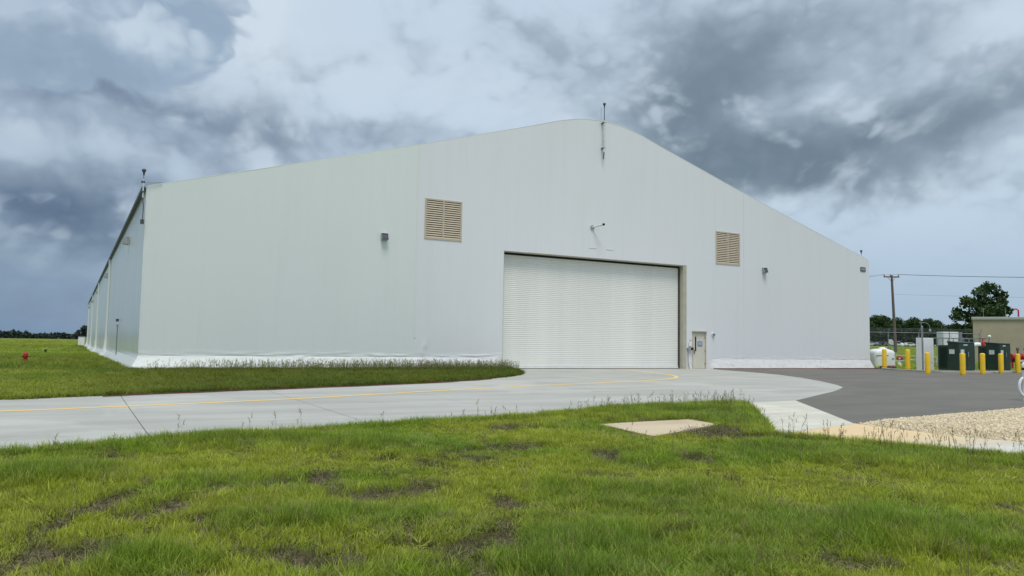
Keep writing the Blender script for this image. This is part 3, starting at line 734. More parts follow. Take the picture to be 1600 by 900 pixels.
def with_marks(arr, marks, tol=.03):
    a = [v for v in arr if min(abs(v-m) for m in marks) > tol]; return np.array(sorted(a+list(marks)))
xs = with_marks(np.linspace(-HW, HW, 400), [-HW, HW]+[o[0] for o in OPEN]+[o[1] for o in OPEN]+[7.95])
zs = with_marks(np.concatenate([np.linspace(-.02, 1.2, 26), np.arange(1.4, 14.4, .3)]), [0, .58]+[o[3] for o in OPEN]+[6.36])
XX, ZZ = np.meshgrid(xs, zs, indexing='ij'); ZZ = np.minimum(ZZ, roofz(XX))
sk = ((XX < -6.1) | (XX > 7.95)).astype(float)
ramp = np.where(XX > 0, sstep(7.94, 8.45, XX), sstep(-6.1, -6.4, XX))
YY = np.zeros_like(XX)
fold = sum(np.exp(-((XX-c-.55*(ZZ-.6)*k)/w)**2)*a*np.exp(-((ZZ-z0)/sz)**2) for c, k, w, a, z0, sz in [(-10.7, .1, .05, .05, 1.4, .7), (-10.55, .55, .06, .05, 1.0, .6), (-10.4, -.4, .05, .035, .9, .4), (10.9, .1, .06, .04, 1.2, .6), (11.1, .4, .06, .03, .9, .5)])
YY -= fold
bunch = (vnoise(XX*1.1, ZZ*16+XX*.5, 3)-.5)*.09*np.exp(-((ZZ-.62)/.14)**2)*(.35+.65*sstep(-17, -12, -np.abs(XX+11.5)*1-8)) 
YY -= np.abs(bunch)*(sk)
YY -= .012*np.sin(np.clip(ZZ, 0, 14)/14*np.pi)*vnoise(XX*.25, ZZ*.2, 9)
fl = np.clip((.58-ZZ)/.58, 0, 1)
YY -= sk*ramp*fl*(np.where(XX > 0, .15, .26)+.03*vnoise(XX*1.5, ZZ*4, 12))
ed = sstep(HW-1.2, HW, np.abs(XX)); XX2 = XX+np.sign(XX)*ed*fl*.30
KP = np.ones((len(xs)-1, len(zs)-1), bool)
xm = (xs[:-1]+xs[1:])/2; zm = (zs[:-1]+zs[1:])/2
for (a, b_, c, d_) in OPEN: KP &= ~(((xm > a) & (xm < b_))[:, None] & ((zm > c) & (zm < d_))[None, :])
upper = KP & (zm > .58)[None, :]; lower = KP & (zm < .58)[None, :]
PF = np.stack([XX2, YY, ZZ], -1)
grid_mesh('front_wall', PF, M_FAB, hangar, keep=upper)
grid_mesh('front_skirt', PF, M_SKIRT, hangar, keep=lower)
# left side wall with its skirt
ys = np.concatenate([np.arange(0, 40, .2), np.arange(40, HL+.01, .7)]); ys[-1] = HL
zs2 = np.concatenate([[-1.5, -1.0, -.6, -.3, -.1, 0, .15, .3, .45, .58], np.arange(.7, 7.4, .35), [7.40]])
YY, ZZ = np.meshgrid(ys, zs2, indexing='ij')
base = zg(np.full_like(YY, -23.6), YY)
fl = np.clip((.58+base-ZZ)/.58, 0, 1.2)
pill = (fbm(YY*.55, ZZ*.05, 14, 3)-.5)*.09+(vnoise(YY*2.2, ZZ*.08, 15)-.5)*.02
XX = -HW-fl*.30+pill*sstep(.58, 1.4, ZZ-base)*sstep(0, 1.0, YY)*np.sin(np.clip((ZZ)/7.4, 0, 1)*np.pi)**.5
KPs = np.ones((len(ys)-1, len(zs2)-1), bool)
YS = YY-np.where(YY < .01, fl*.28, 0)
zc = (ZZ-base)[:-1, :-1]+.5*np.diff(ZZ, axis=1)[:-1]
grid_mesh('side_wall', np.stack([XX, YS, ZZ], -1), M_FABS, hangar, keep=zc > .50)
grid_mesh('side_skirt', np.stack([XX, YS, ZZ], -1), M_SKIRT, hangar, keep=zc <= .50)
# right and back walls, roof
b = MB(); b.add([(HW, 0, -.5), (HW, HL, -.5), (HW, HL, .58), (HW, 0, .58), (HW, HL, 7.4), (HW, 0, 7.4)], [(0, 1, 2, 3), (3, 2, 4, 5)]); b.build('side_wall', M_FAB, hangar)
b = MB(); b.add([(HW+.002, 0, .58), (HW+.3, -.27, -.02), (HW+.3, HL, -.1), (HW+.002, HL, .58)], [(0, 1, 2, 3)]); b.build('side_skirt', M_SKIRT, hangar)
xr = np.linspace(-HW, HW, 80); b = MB(); vs = [(x, HL, roofz(x)) for x in xr]+[(HW, HL, -1.5), (-HW, HL, -1.5)]
b.add(vs, [tuple(range(len(vs)))]); b.build('back_wall', M_FAB, hangar)
XX, YY = np.meshgrid(xr, np.linspace(0, HL, 40), indexing='ij'); grid_mesh('roof', np.stack([XX, YY, roofz(XX)], -1), M_FAB, hangar)
b = MB(); xr2 = np.linspace(-HW+.02, HW-.02, 160); b.tube([(x, .012, roofz(x)-.02) for x in xr2], .022, 6); b.build('edge_trim', M_TRIM, hangar)
# arch ribs on the long wall
for Y in (33.5, 63.5, 93.5, 123.5):
    zb = float(zg(-23.6, Y)); b = MB(); vs = []
    prof = [(zb-.1, .62, .55), (zb+.25, .44, .42), (zb+.7, .22, .26), (zb+1.6, .16, .2), (7.36, .15, .18)]
    for z, out, wd_ in prof:
        for k in range(5):
            a = math.pi*k/4; vs.append((-HW-.02-out*math.sin(a), Y-wd_*math.cos(a), z))
    b.add(vs, [(5*i+k, 5*i+k+1, 5*i+k+6, 5*i+k+5) for i in range(4) for k in range(4)], True); b.build('rib', M_SKIRT, hangar)
b = MB().box(-HW-.16, -HW-.03, .12, HL, 7.34, 7.50); b.build('gutter', M_DGREY, hangar)
for s in (-1, 1):
    x = s*10.9; b = MB(); b.box(x-.05, x+.05, -.018, -.004, 1.5, float(roofz(x))-.05); b.build('seam', M_SKIRT, hangar)
MB().box(8.25, HW+.32, -.31, -.02, -.10, .045).build('base_strip', M_DARKB, hangar)
MB().box(8.6, HW+.3, -.42, -.315, -.10, .018).build('clay_edge', M_CLAY, hangar)
for x0, x1, z in ((-.80, -.33, 6.62), (.36, .86, 6.615)):
    MB().box(x0, x1, -.022, -.002, z-.012, z+.012).build('rain_flap', M_SKIRT, hangar)
# louvred vents
for s in (-1, 1):
    c = s*9.53; hw = .97
    fr = MB(); z0, z1 = 6.36, 8.31
    for a in (c-hw-.03, c+hw-.05): fr.box(a, a+.08, -.035, .16, z0-.02, z1+.03)
    fr.box(c-hw+.05, c+hw-.05, -.033, .16, z1-.05, z1+.03); fr.box(c-hw+.05, c+hw-.05, -.033, .16, z0-.02, z0+.05); fr.box(c-.04, c+.04, -.03, .15, z0+.05, z1-.05)
    L = fr.build('louver_vent', M_LOUVF, hangar)
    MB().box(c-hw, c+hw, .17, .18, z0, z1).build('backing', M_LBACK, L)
    n = 17; me = None
    for col in (0, 1):
        xa, xb = (c-hw+.05, c-.04) if col == 0 else (c+.04, c+hw-.05)
        for k in range(n):
            z = z0+.05+(z1-z0-.10)*(k+.5)/n; h = (z1-z0-.10)/n
            if me is None:
                q = MB(); ww = (xb-xa)/2
                q.add([(-ww, -.02, -h*.40), (ww, -.02, -h*.40), (ww, -.012, h*.08), (-ww, -.012, h*.08), (-ww, .09, h*.5), (ww, .09, h*.5), (-ww, .1, h*.47), (ww, .1, h*.47), (-ww, -.008, -h*.42), (ww, -.008, -h*.42)],
                      [(0, 1, 2, 3), (3, 2, 5, 4), (4, 5, 7, 6), (6, 7, 9, 8), (8, 9, 1, 0)])
                o = q.build('slat', M_LOUV, L, ((xa+xb)/2, 0, z)); me = o.data
            else:
                o = bpy.data.objects.new('slat', me); COL.objects.link(o); o.parent = L; o.location = ((xa+xb)/2, 0, z)
# roll-up door
DY = .36
fr = MB()
fr.box(-6.10, -6.075, .004, DY+.02, 0, 6.07); fr.box(5.98, 6.10, .004, DY+.02, 0, 6.07); fr.box(-6.075, 5.98, .004, DY+.02, 6.035, 6.07)
fr.box(6.10, 6.22, -.012, .0, 0, 6.10); fr.box(-6.10, 6.10, -.006, .003, 6.07, 6.085)
door = fr.build('roll_up_door', M_BEIGE, hangar)
MB().box(-6.074, -6.04, DY-.05, DY+.06, .02, 5.96).build('guide_rail', M_DARKB, door)
MB().box(5.90, 5.98, DY-.05, DY+.06, .02, 5.96).build('guide_rail', M_DARKB, door)
MB().box(-6.03, 5.9, DY+.075, DY+.09, .02, 6.03).build('backing', M_BLACK, door)
nsl = 57; h = 5.80/nsl; me = None
for k in range(nsl):
    z = .14+h*k
    if me is None:
        q = MB(); vs = []
        pr = [(0.014, 0), (-.004, h*.06), (-.020, h*.32), (-.022, h*.62), (-.010, h*.90), (.006, h*.985)]
        for yy, zz in pr: vs += [(-6.035, yy*.45, zz), (5.89, yy*.45, zz)]
        q.add(vs, [(2*i, 2*i+1, 2*i+3, 2*i+2) for i in range(5)])
        o = q.build('slat', M_SLAT, door, (0, DY+.03, z)); me = o.data
    else:
        o = bpy.data.objects.new('slat', me); COL.objects.link(o); o.parent = door; o.location = (0, DY+.03+rnd.uniform(-.0015, .0015), z)
MB().box(-6.035, 5.89, DY-.02, DY+.05, .035, .135).build('bottom_bar', M_WHITE, door)
MB().box(-6.05, 5.97, DY-.012, DY+.06, 5.93, 6.03).build('hood_gap', M_BLACK, door)
# personnel door
fr = MB(); fr.box(6.66, 6.72, -.03, .12, 0, 2.2); fr.box(7.69, 7.75, -.03, .12, 0, 2.2); fr.box(6.72, 7.69, -.03, .12, 2.12, 2.2); fr.box(6.62, 7.79, -.09, -.031, 2.19, 2.235)
pd = fr.build('personnel_door', M_LOUVF, hangar)
MB().box(6.72, 7.69, .03, .075, .01, 2.12, .0).build('leaf', M_DOORB, pd)
MB().box(6.90, 7.00, .02, .029, 1.05, 1.90).build('window', M_BLACK, pd)
q = MB(); q.box(6.80, 6.87, .012, .029, .88, 1.12); q.tube([(6.835, .02, 1.0), (6.835, -.03, 1.0), (6.93, -.03, .99)], .012, 6); q.build('handle', M_DGREY, pd)
MB().box(7.11, 7.47, .016, .029, 1.34, 1.62).build('sign', M_SIGNB, pd)
MB().box(7.15, 7.43, .010, .0155, 1.38, 1.58).build('sign_sheet', M_SIGNP, pd)
for z in (.3, 1.06, 1.85): MB().box(7.672, 7.70, .0, .029, z-.05, z+.05).build('hinge', M_DGREY, pd)

# ------------------------------------------------------------------ things fixed to the hangar
def wall_pack(loc, rz, label, sc=1.0):
    t = thing('wall_light', label, 'wall light', loc, rz, 'wall lights on the hangar')
    b = MB(); w = .16*sc; h = .17*sc
    b.add([(-w, 0, -h), (w, 0, -h), (w, 0, h), (-w, 0, h), (-w*.92, -.22*sc, -h*.8), (w*.92, -.22*sc, -h*.8), (w*.92, -.13*sc, h*.9), (-w*.92, -.13*sc, h*.9)],
          [(0, 3, 2, 1), (0, 1, 5, 4), (1, 2, 6, 5), (2, 3, 7, 6), (3, 0, 4, 7)])
    b.build('housing', M_HOUS, t)
    b = MB(); b.add([(-w*.78, -.223*sc, -h*.66), (w*.78, -.223*sc, -h*.66), (w*.78, -.15*sc, h*.62), (-w*.78, -.15*sc, h*.62), (-w*.78, -.215*sc, -h*.66), (w*.78, -.215*sc, -h*.66), (w*.78, -.14*sc, h*.62), (-w*.78, -.14*sc, h*.62)],
                    [(0, 1, 2, 3), (0, 3, 7, 4), (1, 5, 6, 2), (3, 2, 6, 7), (0, 4, 5, 1)]); b.build('lens', M_DGREY, t)
    return t
wall_pack((-12.58, -.02, 6.25), 0, 'grey wall light on the white front left of the left louvred vent')
wall_pack((12.62, -.02, 6.18), 0, 'grey wall light on the white front right of the right louvred vent')
words = ['nearest grey wall light high on the long side wall under the dark eave', 'second grey wall light along the long side wall, beside the first rib', 'third grey wall light along the long side wall, beside the second rib', 'fourth grey wall light along the long side wall, beside the third rib', 'farthest grey wall light at the far end of the long side wall']
for k in range(5):
    wall_pack((-HW-.05, 9.9+27.2*k, 6.30), -math.pi/2, words[k], 1.25)
t = thing('wall_light', 'small pale round light on the wall right of the beige door', 'wall light', (8.30, -.01, 2.06))
MB().tube([(0, 0, 0), (0, -.05, 0)], .12, 14).build('back_plate', M_WHITE, t); MB().tube([(0, -.05, 0), (0, -.13, -.03)], .085, 12, True, .06).build('lens', M_LENS, t)
t = thing('bracket_lamp', 'thin grey arm with dark tip sticking out above the roll-up door', 'arm lamp', (-.60, 0, 7.76))
MB().tube([(0, 0, 0), (0, -.07, 0)], .12, 14).build('base_plate', M_HOUS, t); MB().tube([(0, -.04, .0), (.36, -.50, .12)], .045, 10).build('arm', M_LABEL, t)
MB().tube([(.36, -.50, .12), (.42, -.58, .14)], .065, 10).build('lamp_head', M_BLACK, t)
t = thing('access_box', 'small grey entry reader and white box left of the beige door', 'entry box', (6.44, -.01, 0))
MB().box(-.2, .05, -.12, 0, 1.08, 1.24, .01).build('reader', M_GREYL, t); MB().tube([(.11, -.02, 1.18), (.11, -.16, 1.18)], .085, 12).build('dial', M_BLACK, t)
MB().box(-.09, .10, -.07, 0, 1.34, 1.58, .01).build('box', M_WHITE, t); MB().tube([(-.13, -.03, 1.08), (-.12, -.03, .3), (-.02, -.05, .01)], .018, 6).build('cable', M_GALV, t)
MB().tube([(0, -.03, 1.58), (0, -.03, 1.72), (.15, -.03, 1.62)], .012, 6).build('conduit', M_GALV, t)
t = thing('number_plate', 'dark little plate high on the front wall near the right corner', 'plate', (22.22, -.02, 6.83))
MB().box(-.27, .27, -.02, 0, -.145, .145).build('plate', M_DGREY, t); MB().box(-.23, .23, -.026, -.0205, -.075, .075).build('pale_band', M_GREYL, t)
# masts
def mast(loc, label, z0, z1, pole_to, r=.035):
    t = thing('lightning_rod', label, 'lightning rod', loc, 0, 'lightning rods on the hangar')
    MB().tube([(0, 0, z0), (0, 0, z1)], r, 10).build('pole', M_LABEL, t)
    MB().tube([(0, 0, z1), (0, 0, pole_to-.2)], r*.38, 8).build('rod', M_DGREY, t)
    MB().lathe([(.015, -.26), (.035, -.2), (.04, -.13), (.085, -.05), (.085, 0), (.02, .04)], (0, 0, pole_to), 10).build('tip', M_DGREY, t)
    for z in (z0+.25, z1-.12): q = MB(); q.box(-.08, .06, -.05, .2, z-.02, z+.02); q.build('bracket', M_DGREY, t)
    return t
t = mast((.02, -.20, 0), 'tall thin lightning rod on the peak of the front gable', 11.98, 13.78, 14.76, .055)
MB().tube([(0, 0, 12.0), (-.01, .02, 11.78), (.0, .05, 11.62)], .03, 6).build('cable', M_DGREY, t); MB().tube([(-.22, 0, 13.8), (-.22, 0, 14.5)], .008, 5).build('whip', M_GALV, t)
t = mast((-22.98, -.10, 0), 'lightning rod at the left front corner of the roof', 7.0, 7.78, 8.16, .03)
MB().tube([(0, 0, 7.0), (.04, -.02, 6.6), (.03, 0, 6.05)], .02, 6).build('cable', M_DGREY, t)
MB().box(-.05, .09, -.06, .04, 5.92, 6.10).build('clamp', M_DGREY, t)
MB().tube([(0, 0, 7.65), (.2, 0, 7.66), (.7, .05, 7.72)], .014, 6).build('wire', M_GALV, t)
mast((22.25, .12, 0), 'short lightning rod on the roof edge by the right corner', 7.2, 7.66, 8.16, .03)
t = thing('conduit_pipe', 'thin conduit with a little box on the long side wall', 'conduit', (-HW-.10, 15.8, 0))
MB().tube([(0, 0, .25), (0, 0, 2.0)], .03, 6).build('pipe', M_GALV, t); MB().box(-.06, .06, -.06, .06, 1.92, 2.03).build('box', M_GREYL, t); MB().box(-.10, .06, -.07, .07, 2.2, 2.36).build('lamp', M_DGREY, t)
t = thing('utility_cabinet', 'white cabinet at the far end of the long side wall', 'cabinet', (-23.75, HL+1, float(zg(-24, HL+1))))
MB().box(-.55, .55, -.8, .8, -.2, 1.75, .05).build('body', M_WHITE, t); MB().box(-.59, .59, -.84, .84, 1.75, 1.83).build('lid', M_GREYL, t)

# ------------------------------------------------------------------ left field
def hydrant(loc, label, white=False, s=1.0):
    t = thing('fire_hydrant', label, 'fire hydrant', loc)
    b = MB().lathe([(.17*s, -.1), (.17*s, .04*s), (.12*s, .06*s), (.115*s, .40*s), (.15*s, .42*s), (.15*s, .48*s), (.115*s, .5*s)], n=14); b.build('barrel', M_WHITE if white else M_RED, t)
    MB().lathe([(.14*s, .5*s), (.13*s, .58*s), (.08*s, .65*s), (.03*s, .67*s), (.03*s, .72*s)], n=14).build('bonnet', M_RED, t)
    for a, rr in ((0, .06), (math.pi, .06), (-math.pi/2, .085)):
        MB().tube([(.08*s*math.cos(a), .08*s*math.sin(a), .44*s), (.23*s*math.cos(a), .23*s*math.sin(a), .44*s)], rr*s, 10).build('nozzle', M_RED, t)
    return t
hydrant((-27.25, 12.2, float(zg(-27.25, 12.2))), 'red fire hydrant standing in the open field left of the hangar', s=.82)
for (x, y) in ((-27.4, 52), (-34.5, 78)):
    t = thing('marker_post', 'short dark marker stub in the far left field' if y < 60 else 'pale low marker block in the far left field', 'marker', (x, y, float(zg(x, y))))
    MB().lathe([(.10, -.1), (.09, .32), (.13, .33), (.12, .42)], n=10).build('stub', M_DGREY if y < 60 else M_KERB, t)
# red hose lying along the road edge
hp = smooth_path([(-24.5, -13.95), (-21.72, -12.85), (-19.95, -12.35), (-17.63, -11.55), (-14.59, -10.45), (-12.6, -9.35), (-11.2, -8.45)], 8)
b = MB().tube([(p.x+.05*math.sin(i*1.1), p.y-.10+.05*math.sin(i*.7), .008*p.y+.03) for i, p in enumerate(hp)], 0.017, 6)
tag(b.build('fire_hose', M_REDH), 'dark red hose lying along the grass edge of the concrete road', 'hose')
b = MB(); r = random.Random(4); hpts = []
for k in range(60):
    a = k*.55; rr = .28+.12*math.sin(k*.9); hpts.append((23.75+rr*1.9*math.cos(a), -.75+rr*.8*math.sin(a), .05+.002*k+.02*math.sin(k)))
b.tube(hpts, .045, 6); b.tube([(23.0, -.55, .03), (21.5, -.52, .03), (19.5, -.50, .03), (17.5, -.5, .02)], .03, 6)
tag(b.build('fire_hose', M_REDH), 'red hose heaped on the ground at the right corner of the hangar', 'hose')

# ------------------------------------------------------------------ yard things at the right
def bollard(x, y, z, label):
    t = thing('bollard', label, 'bollard', (x, y, z), rnd.random()*6, 'yellow bollards by the transformers')
    h = rnd.uniform(1.22, 1.28)
    MB().lathe([(.145, -.1), (.145, h-.06), (.135, h-.03), (.10, h-.005), (.04, h+.005)], n=20).build('post', M_YEL, t)
    MB().lathe([(.149, -.05), (.149, .05+.05*rnd.random())], n=20).build('base_collar', M_YELD, t)
    return t
BL = [(22.80, -1.13, .10, 'yellow bollard in front of the white wrapped unit, nearest the hangar corner'), (21.65, -3.6, .08, 'yellow bollard right of the red and white hydrant, second from the hangar'), (18.1, -7.2, -.06, 'yellow bollard in front of the tall white cabinet'),
      (19.2, -8.6, -.07, 'yellow bollard before the left green transformer'), (22.67, -7.75, -.06, 'yellow bollard before the left end of the right green transformer'), (25.46, -7.3, -.06, 'yellow bollard before the middle of the right green transformer'), (28.4, -6.75, -.05, 'yellow bollard before the red pump, at the right edge')]
for q in BL: bollard(*q)
def transformer(x0, y0, w, dc, dt, h, label):
    t = thing('transformer', label, 'transformer', (x0, y0, .09), 0, 'green transformers')
    b = MB().box(0, w, 0, dc, 0, h-.05, .02); b.build('cabinet', M_GREEN, t)
    b = MB(); b.add([(-.03, -.03, h-.05), (w+.03, -.03, h-.05), (w+.03, dc+.02, h-.05), (-.03, dc+.02, h-.05), (-.03, -.03, h-.02), (w+.03, -.03, h-.02), (w+.03, dc+.02, h+.05), (-.03, dc+.02, h+.05)],
                    [(0, 3, 2, 1), (4, 5, 6, 7), (0, 1, 5, 4), (1, 2, 6, 5), (2, 3, 7, 6), (3, 0, 4, 7)]); b.build('lid', M_GREEN, t)
    MB().box(.03, w-.03, dc+.002, dc+dt, 0, h-.20, .02).build('tank', M_GREEN, t)
    for k in range(7): MB().box(-.04, .03, dc+.15+k*(dt-.3)/6-.012, dc+.15+k*(dt-.3)/6+.012, .15, h-.35).build('cooling_fin', M_GREEN, t)
    for k in (0, 1): MB().box(.02+k*w/2, w/2-.005+k*(w/2-.02), -.022, -.001, .06, h-.10).build('door', M_GREEN, t)
    MB().box(w*.55, w*.60, -.05, -.0225, h*.48, h*.66).build('handle', M_GALV, t)
    MB().box(w*.12, w*.34, -.026, -.0225, h*.62, h*.74).build('warning_label', M_LABEL, t)
    MB().box(w*.30, w*.55, -.026, -.0225, h*.88, h*.92).build('name_label', M_LABEL, t)
    MB().box(-.008, -.001, dc*.35, dc*.35+.34, h*.58, h*.74).build('warning_label', M_LABEL, t)
    return t
transformer(22.9, -6.15, 1.75, .68, .66, 1.78, 'left of two dark green metal transformer cabinets behind the bollards')
transformer(27.3, -6.2, 1.30, .86, .52, 1.78, 'right of two dark green metal transformer cabinets behind the bollards')
t = thing('utility_cabinet', 'tall white electrical cabinet left of the green transformers', 'cabinet', (22.8, -3.78, 0))
MB().box(0, 1.32, 0, .36, .0, 2.12, .012).build('body', M_WHITE, t); MB().box(.03, 1.29, -.022, -.001, .56, 2.08).build('door', M_WHITE, t); MB().box(.03, 1.29, -.022, -.001, .04, .53).build('lower_panel', M_WHITE, t)
MB().box(.08, .12, -.055, -.023, 1.2, 1.4).build('handle', M_GALV, t)
t = thing('steel_post', 'bare grey steel post in front of the tall white cabinet', 'post', (21.75, -4.55, 0))
MB().tube([(0, 0, -.1), (0, 0, 2.78)], .055, 12).build('pipe', M_GALV, t); MB().lathe([(.06, 2.77), (.065, 2.80), (.03, 2.84)], n=10).build('cap', M_GALV, t)
MB().box(-.10, .10, -.09, .09, -.02, .015).build('base_plate', M_GALV, t)
t = thing('utility_cabinet', 'white cabinet behind the fence gate, above the left green transformer', 'cabinet', (37.3, 3.7, .1), -.5105)
MB().box(0, 1.32, 0, 1.0, 0, 2.76, .02).build('body', M_WHITE, t); MB().box(.05, .64, -.02, -.001, .2, 2.6).build('door', M_WHITE, t); MB().box(.68, 1.27, -.02, -.001, .2, 2.6).build('door', M_WHITE, t); MB().box(.70, .74, -.05, -.0205, 1.2, 1.5).build('handle', M_GALV, t)
# white wrapped unit
t = thing('wrapped_unit', 'bulky white covered unit with lumpy top beside the hangar corner', 'covered unit', (26.65, 2.35, .02), -.5105)
n = 24; prof = [(0, 1.0), (.5, 1.02), (1.0, 1.0), (1.15, .96), (1.25, .85), (1.31, .6), (1.33, .25)]
b = MB(); vs = []
for z, k in prof:
    for j in range(n):
        a = 6.283*j/n; ca, sa = math.cos(a), math.sin(a); ex = .35
        vs.append((.80+.80*k*math.copysign(abs(ca)**ex, ca)*(1+.015*math.sin(5*a+z*4)), .65+.65*k*math.copysign(abs(sa)**ex, sa), z*(1+.02*math.sin(3*a))))
b.add(vs, [(i*n+j, i*n+(j+1) % n, (i+1)*n+(j+1) % n, (i+1)*n+j) for i in range(len(prof)-1) for j in range(n)], True); b.add(vs[-n:], [tuple(range(n))], True)
b.build('cover', M_SKIRT, t); MB().lathe([(.34, 0), (.30, .1), (.16, .19), (.04, .2)], (.85, .6, 1.28), 14).build('top_lump', M_SKIRT, t)
MB().box(.1, 1.0, -.03, .02, .86, .90).build('fold', M_GREYL, t)
for x in (.62, 1.45): MB().tube([(x, -.02, .85), (x+.10, -.03, 1.12), (x+.12, .3, 1.34)], .016, 5).build('strap', M_DGREY, t)
MB().box(1.25, 1.42, -.02, .01, .6, .66).build('vent', M_DGREY, t)
hydrant((32.1, 4.1, .07), 'red and white fire hydrant on the grass between two bollards', True, 1.25)
b = MB()
for p, q in (((27.9, 2.2, .92), (33.0, 1.6, .80)), ((28.3, 1.9, .45), (33.0, 1.6, .80))):
    p, q = Vector(p), Vector(q); b.add([p, q, q+Vector((0, 0, .05)), p+Vector((0, 0, .05)), p+Vector((.01, .01, 0)), q+Vector((.01, .01, 0)), q+Vector((.01, .01, .05)), p+Vector((.01, .01, .05))], [(0, 1, 2, 3), (4, 7, 6, 5), (3, 2, 6, 7), (0, 4, 5, 1)])
b.tube([(33.0, 1.6, 0), (33.0, 1.6, .88)], .025, 6)
tag(b.build('barrier_tape', M_TAPE), 'pale tape strung from the white covered unit to a stake', 'tape')
# white pipe bend with red valve
t = thing('water_pipe', 'white pipe bend rising between the two green transformers', 'pipe', (34.7, -.05, .05), -.5105)
pts = [(0, 0, -.1), (0, 0, 1.35)]+[(.40-.40*math.cos(a), 0, 1.35+.40*math.sin(a)) for a in np.linspace(.2, 1.57, 7)]+[(.7, 0, 1.75)]
MB().tube(pts, .19, 14).build('bend', M_WHITE, t)
for z in (.75, 1.1): MB().lathe([(.22, z), (.22, z+.1)], n=14).build('flange', M_GREYL, t)
t = thing('valve', 'red valve with handwheel on top of the white pipe', 'valve', (35.6, -.50, 1.72))
MB().lathe([(.14, .0), (.14, .28), (.09, .30), (.09, .55), (.05, .58)], n=12).build('stem', M_RED, t)
q = MB(); q.tube([(.26*math.cos(a), .26*math.sin(a), .56) for a in np.linspace(0, 6.283, 17)], .025, 6); q.tube([(-.26, 0, .56), (.26, 0, .56)], .018, 5); q.build('handwheel', M_DARKB, t)
MB().tube([(.1, 0, .1), (.5, -.1, .08), (.9, -.3, .1), (1.6, -.5, .02)], .03, 6).build('pipe', M_GALV, t)
t = thing('sensor_post', 'thin post with a white round head above the right transformer', 'sensor post', (32.6, -2.6, .02))
MB().tube([(0, 0, 0), (0, 0, 2.05), (.08, 0, 2.3)], .025, 6).build('post', M_DGREY, t); MB().lathe([(.03, 0), (.1, .05), (.12, .12), (.09, .2), (.02, .23)], (.08, 0, 2.25), 12).build('head', M_WHITE, t)
# red pump at the right edge
t = thing('backflow_valve', 'red backflow assembly on legs right of the transformers', 'backflow valve', (33.7, -3.5, 0), -.5105)
b = MB(); b.tube([(0, 0, .95), (2.2, 0, .95)], .20, 14); b.build('body', M_RED, t)
for x in (.05, .75, 1.5, 2.1): MB().tube([(x-.04, 0, .95), (x+.04, 0, .95)], .24, 14).build('flange', M_RED, t)
for x in (.5, 1.05): MB().tube([(x, 0, 1.1), (x, 0, 1.42)], .055, 8).build('stem', M_RED, t); MB().lathe([(.10, 1.42), (.10, 1.58), (.05, 1.62)], (x, 0, 0), 10).build('cap', M_DARKB, t)
MB().box(.15, 1.9, -.28, .28, .55, .80, .02).build('valve_case', M_RED, t); MB().box(.3, .75, -.30, -.281, .62, .74).build('label', M_LABEL, t)
for x in (.1, 2.0): MB().box(x-.05, x+.05, -.05, .05, -.1, .8).build('leg', M_RED, t)
# tan building behind
t = thing('tan_building', 'plain tan flat-roofed building at the right edge', 'building', (50.45, 8.85, .2), -1.046)
MB().box(0, 26, 0, 14, -.3, 4.15).build('wall', M_STUC, t)
q = MB().box(-.12, 26.1, -.12, 14.1, 4.15, 4.40, .03); q.build('parapet', M_PARA, t)
MB().tube([(.9, .5, 4.4), (.9, .5, 5.3)], .02, 5).build('antenna', M_GALV, t); MB().tube([(2.7, .6, 4.4), (2.7, .6, 5.3)], .02, 5).build('antenna', M_GALV, t)
q = MB(); q.tube([(3.8, 2, 4.35), (3.8, 2, 5.1), (3.6, 2, 5.25), (3.4, 2, 5.2)], .07, 8); q.build('roof_vent', M_RED, t)
q = MB(); q.tube([(5.6, 2, 4.35), (5.6, 2, 4.9), (5.3, 2, 5.15)], .05, 8); q.build('roof_pipe', M_GALV, t)
# chain-link fence
def fence():
    a = Vector((25.5, 5.62, 0)); d = Vector((.8722, -.4892, 0)); L = 30.0
    t = thing('chain_link_fence', 'tall chain-link fence with angled post tops along the grass', 'fence', (a.x, a.y, .03), -.5112)
    for k in range(6):
        x = k*2.36; q = MB().tube([(x, 0, -.1), (x, 0, 2.66)], .035, 8); q.build('post', M_GALV, t)
        MB().tube([(x, 0, 2.66), (x+.1, -.1, 2.96)], .02, 6).build('barb_arm', M_GALV, t)
    for k in range(5): MB().tube([(k*2.36+.036, 0, 2.62), (k*2.36+2.324, 0, 2.62)], .03, 6).build('top_rail', M_GALV, t)
    m = MB(); st = .16
    for k in range(int(11.8/st)):
        for sgn in (1, -1):
            x0 = k*st; x1 = x0+sgn*2.5
            if 0 <= x1 <= 11.8: m.tube([(x0, sgn*.004, .05), (x1, sgn*.004, 2.55)], .0035, 3, False)
    o = m.build('wire_mesh', M_GALV, t); o['kind'] = 'stuff'
    for z in (2.76, 2.85, 2.94): MB().tube([(0+.05, -.05-(z-2.7)*.15, z), (11.8, -.05-(z-2.7)*.15, z)], .006, 4).build('barbed_wire', M_GALV, t)
fence()
t = thing('fence_gate', 'grey barred gate between the white cabinets', 'gate', (33.2, 2.9, .05), -.5112)
MB().box(0, 4.6, -.03, .03, 2.20, 2.28).build('top_bar', M_GALV, t); MB().box(0, 4.6, -.03, .03, .10, .17).build('bottom_bar', M_GALV, t)
for k in range(12): MB().box(k*.41, k*.41+.05, -.024, .024, .171, 2.199).build('bar', M_GALV, t)
MB().tube([(3.1, .1, 0), (3.1, .1, 2.75)], .13, 10).build('gate_post', M_GALV, t)
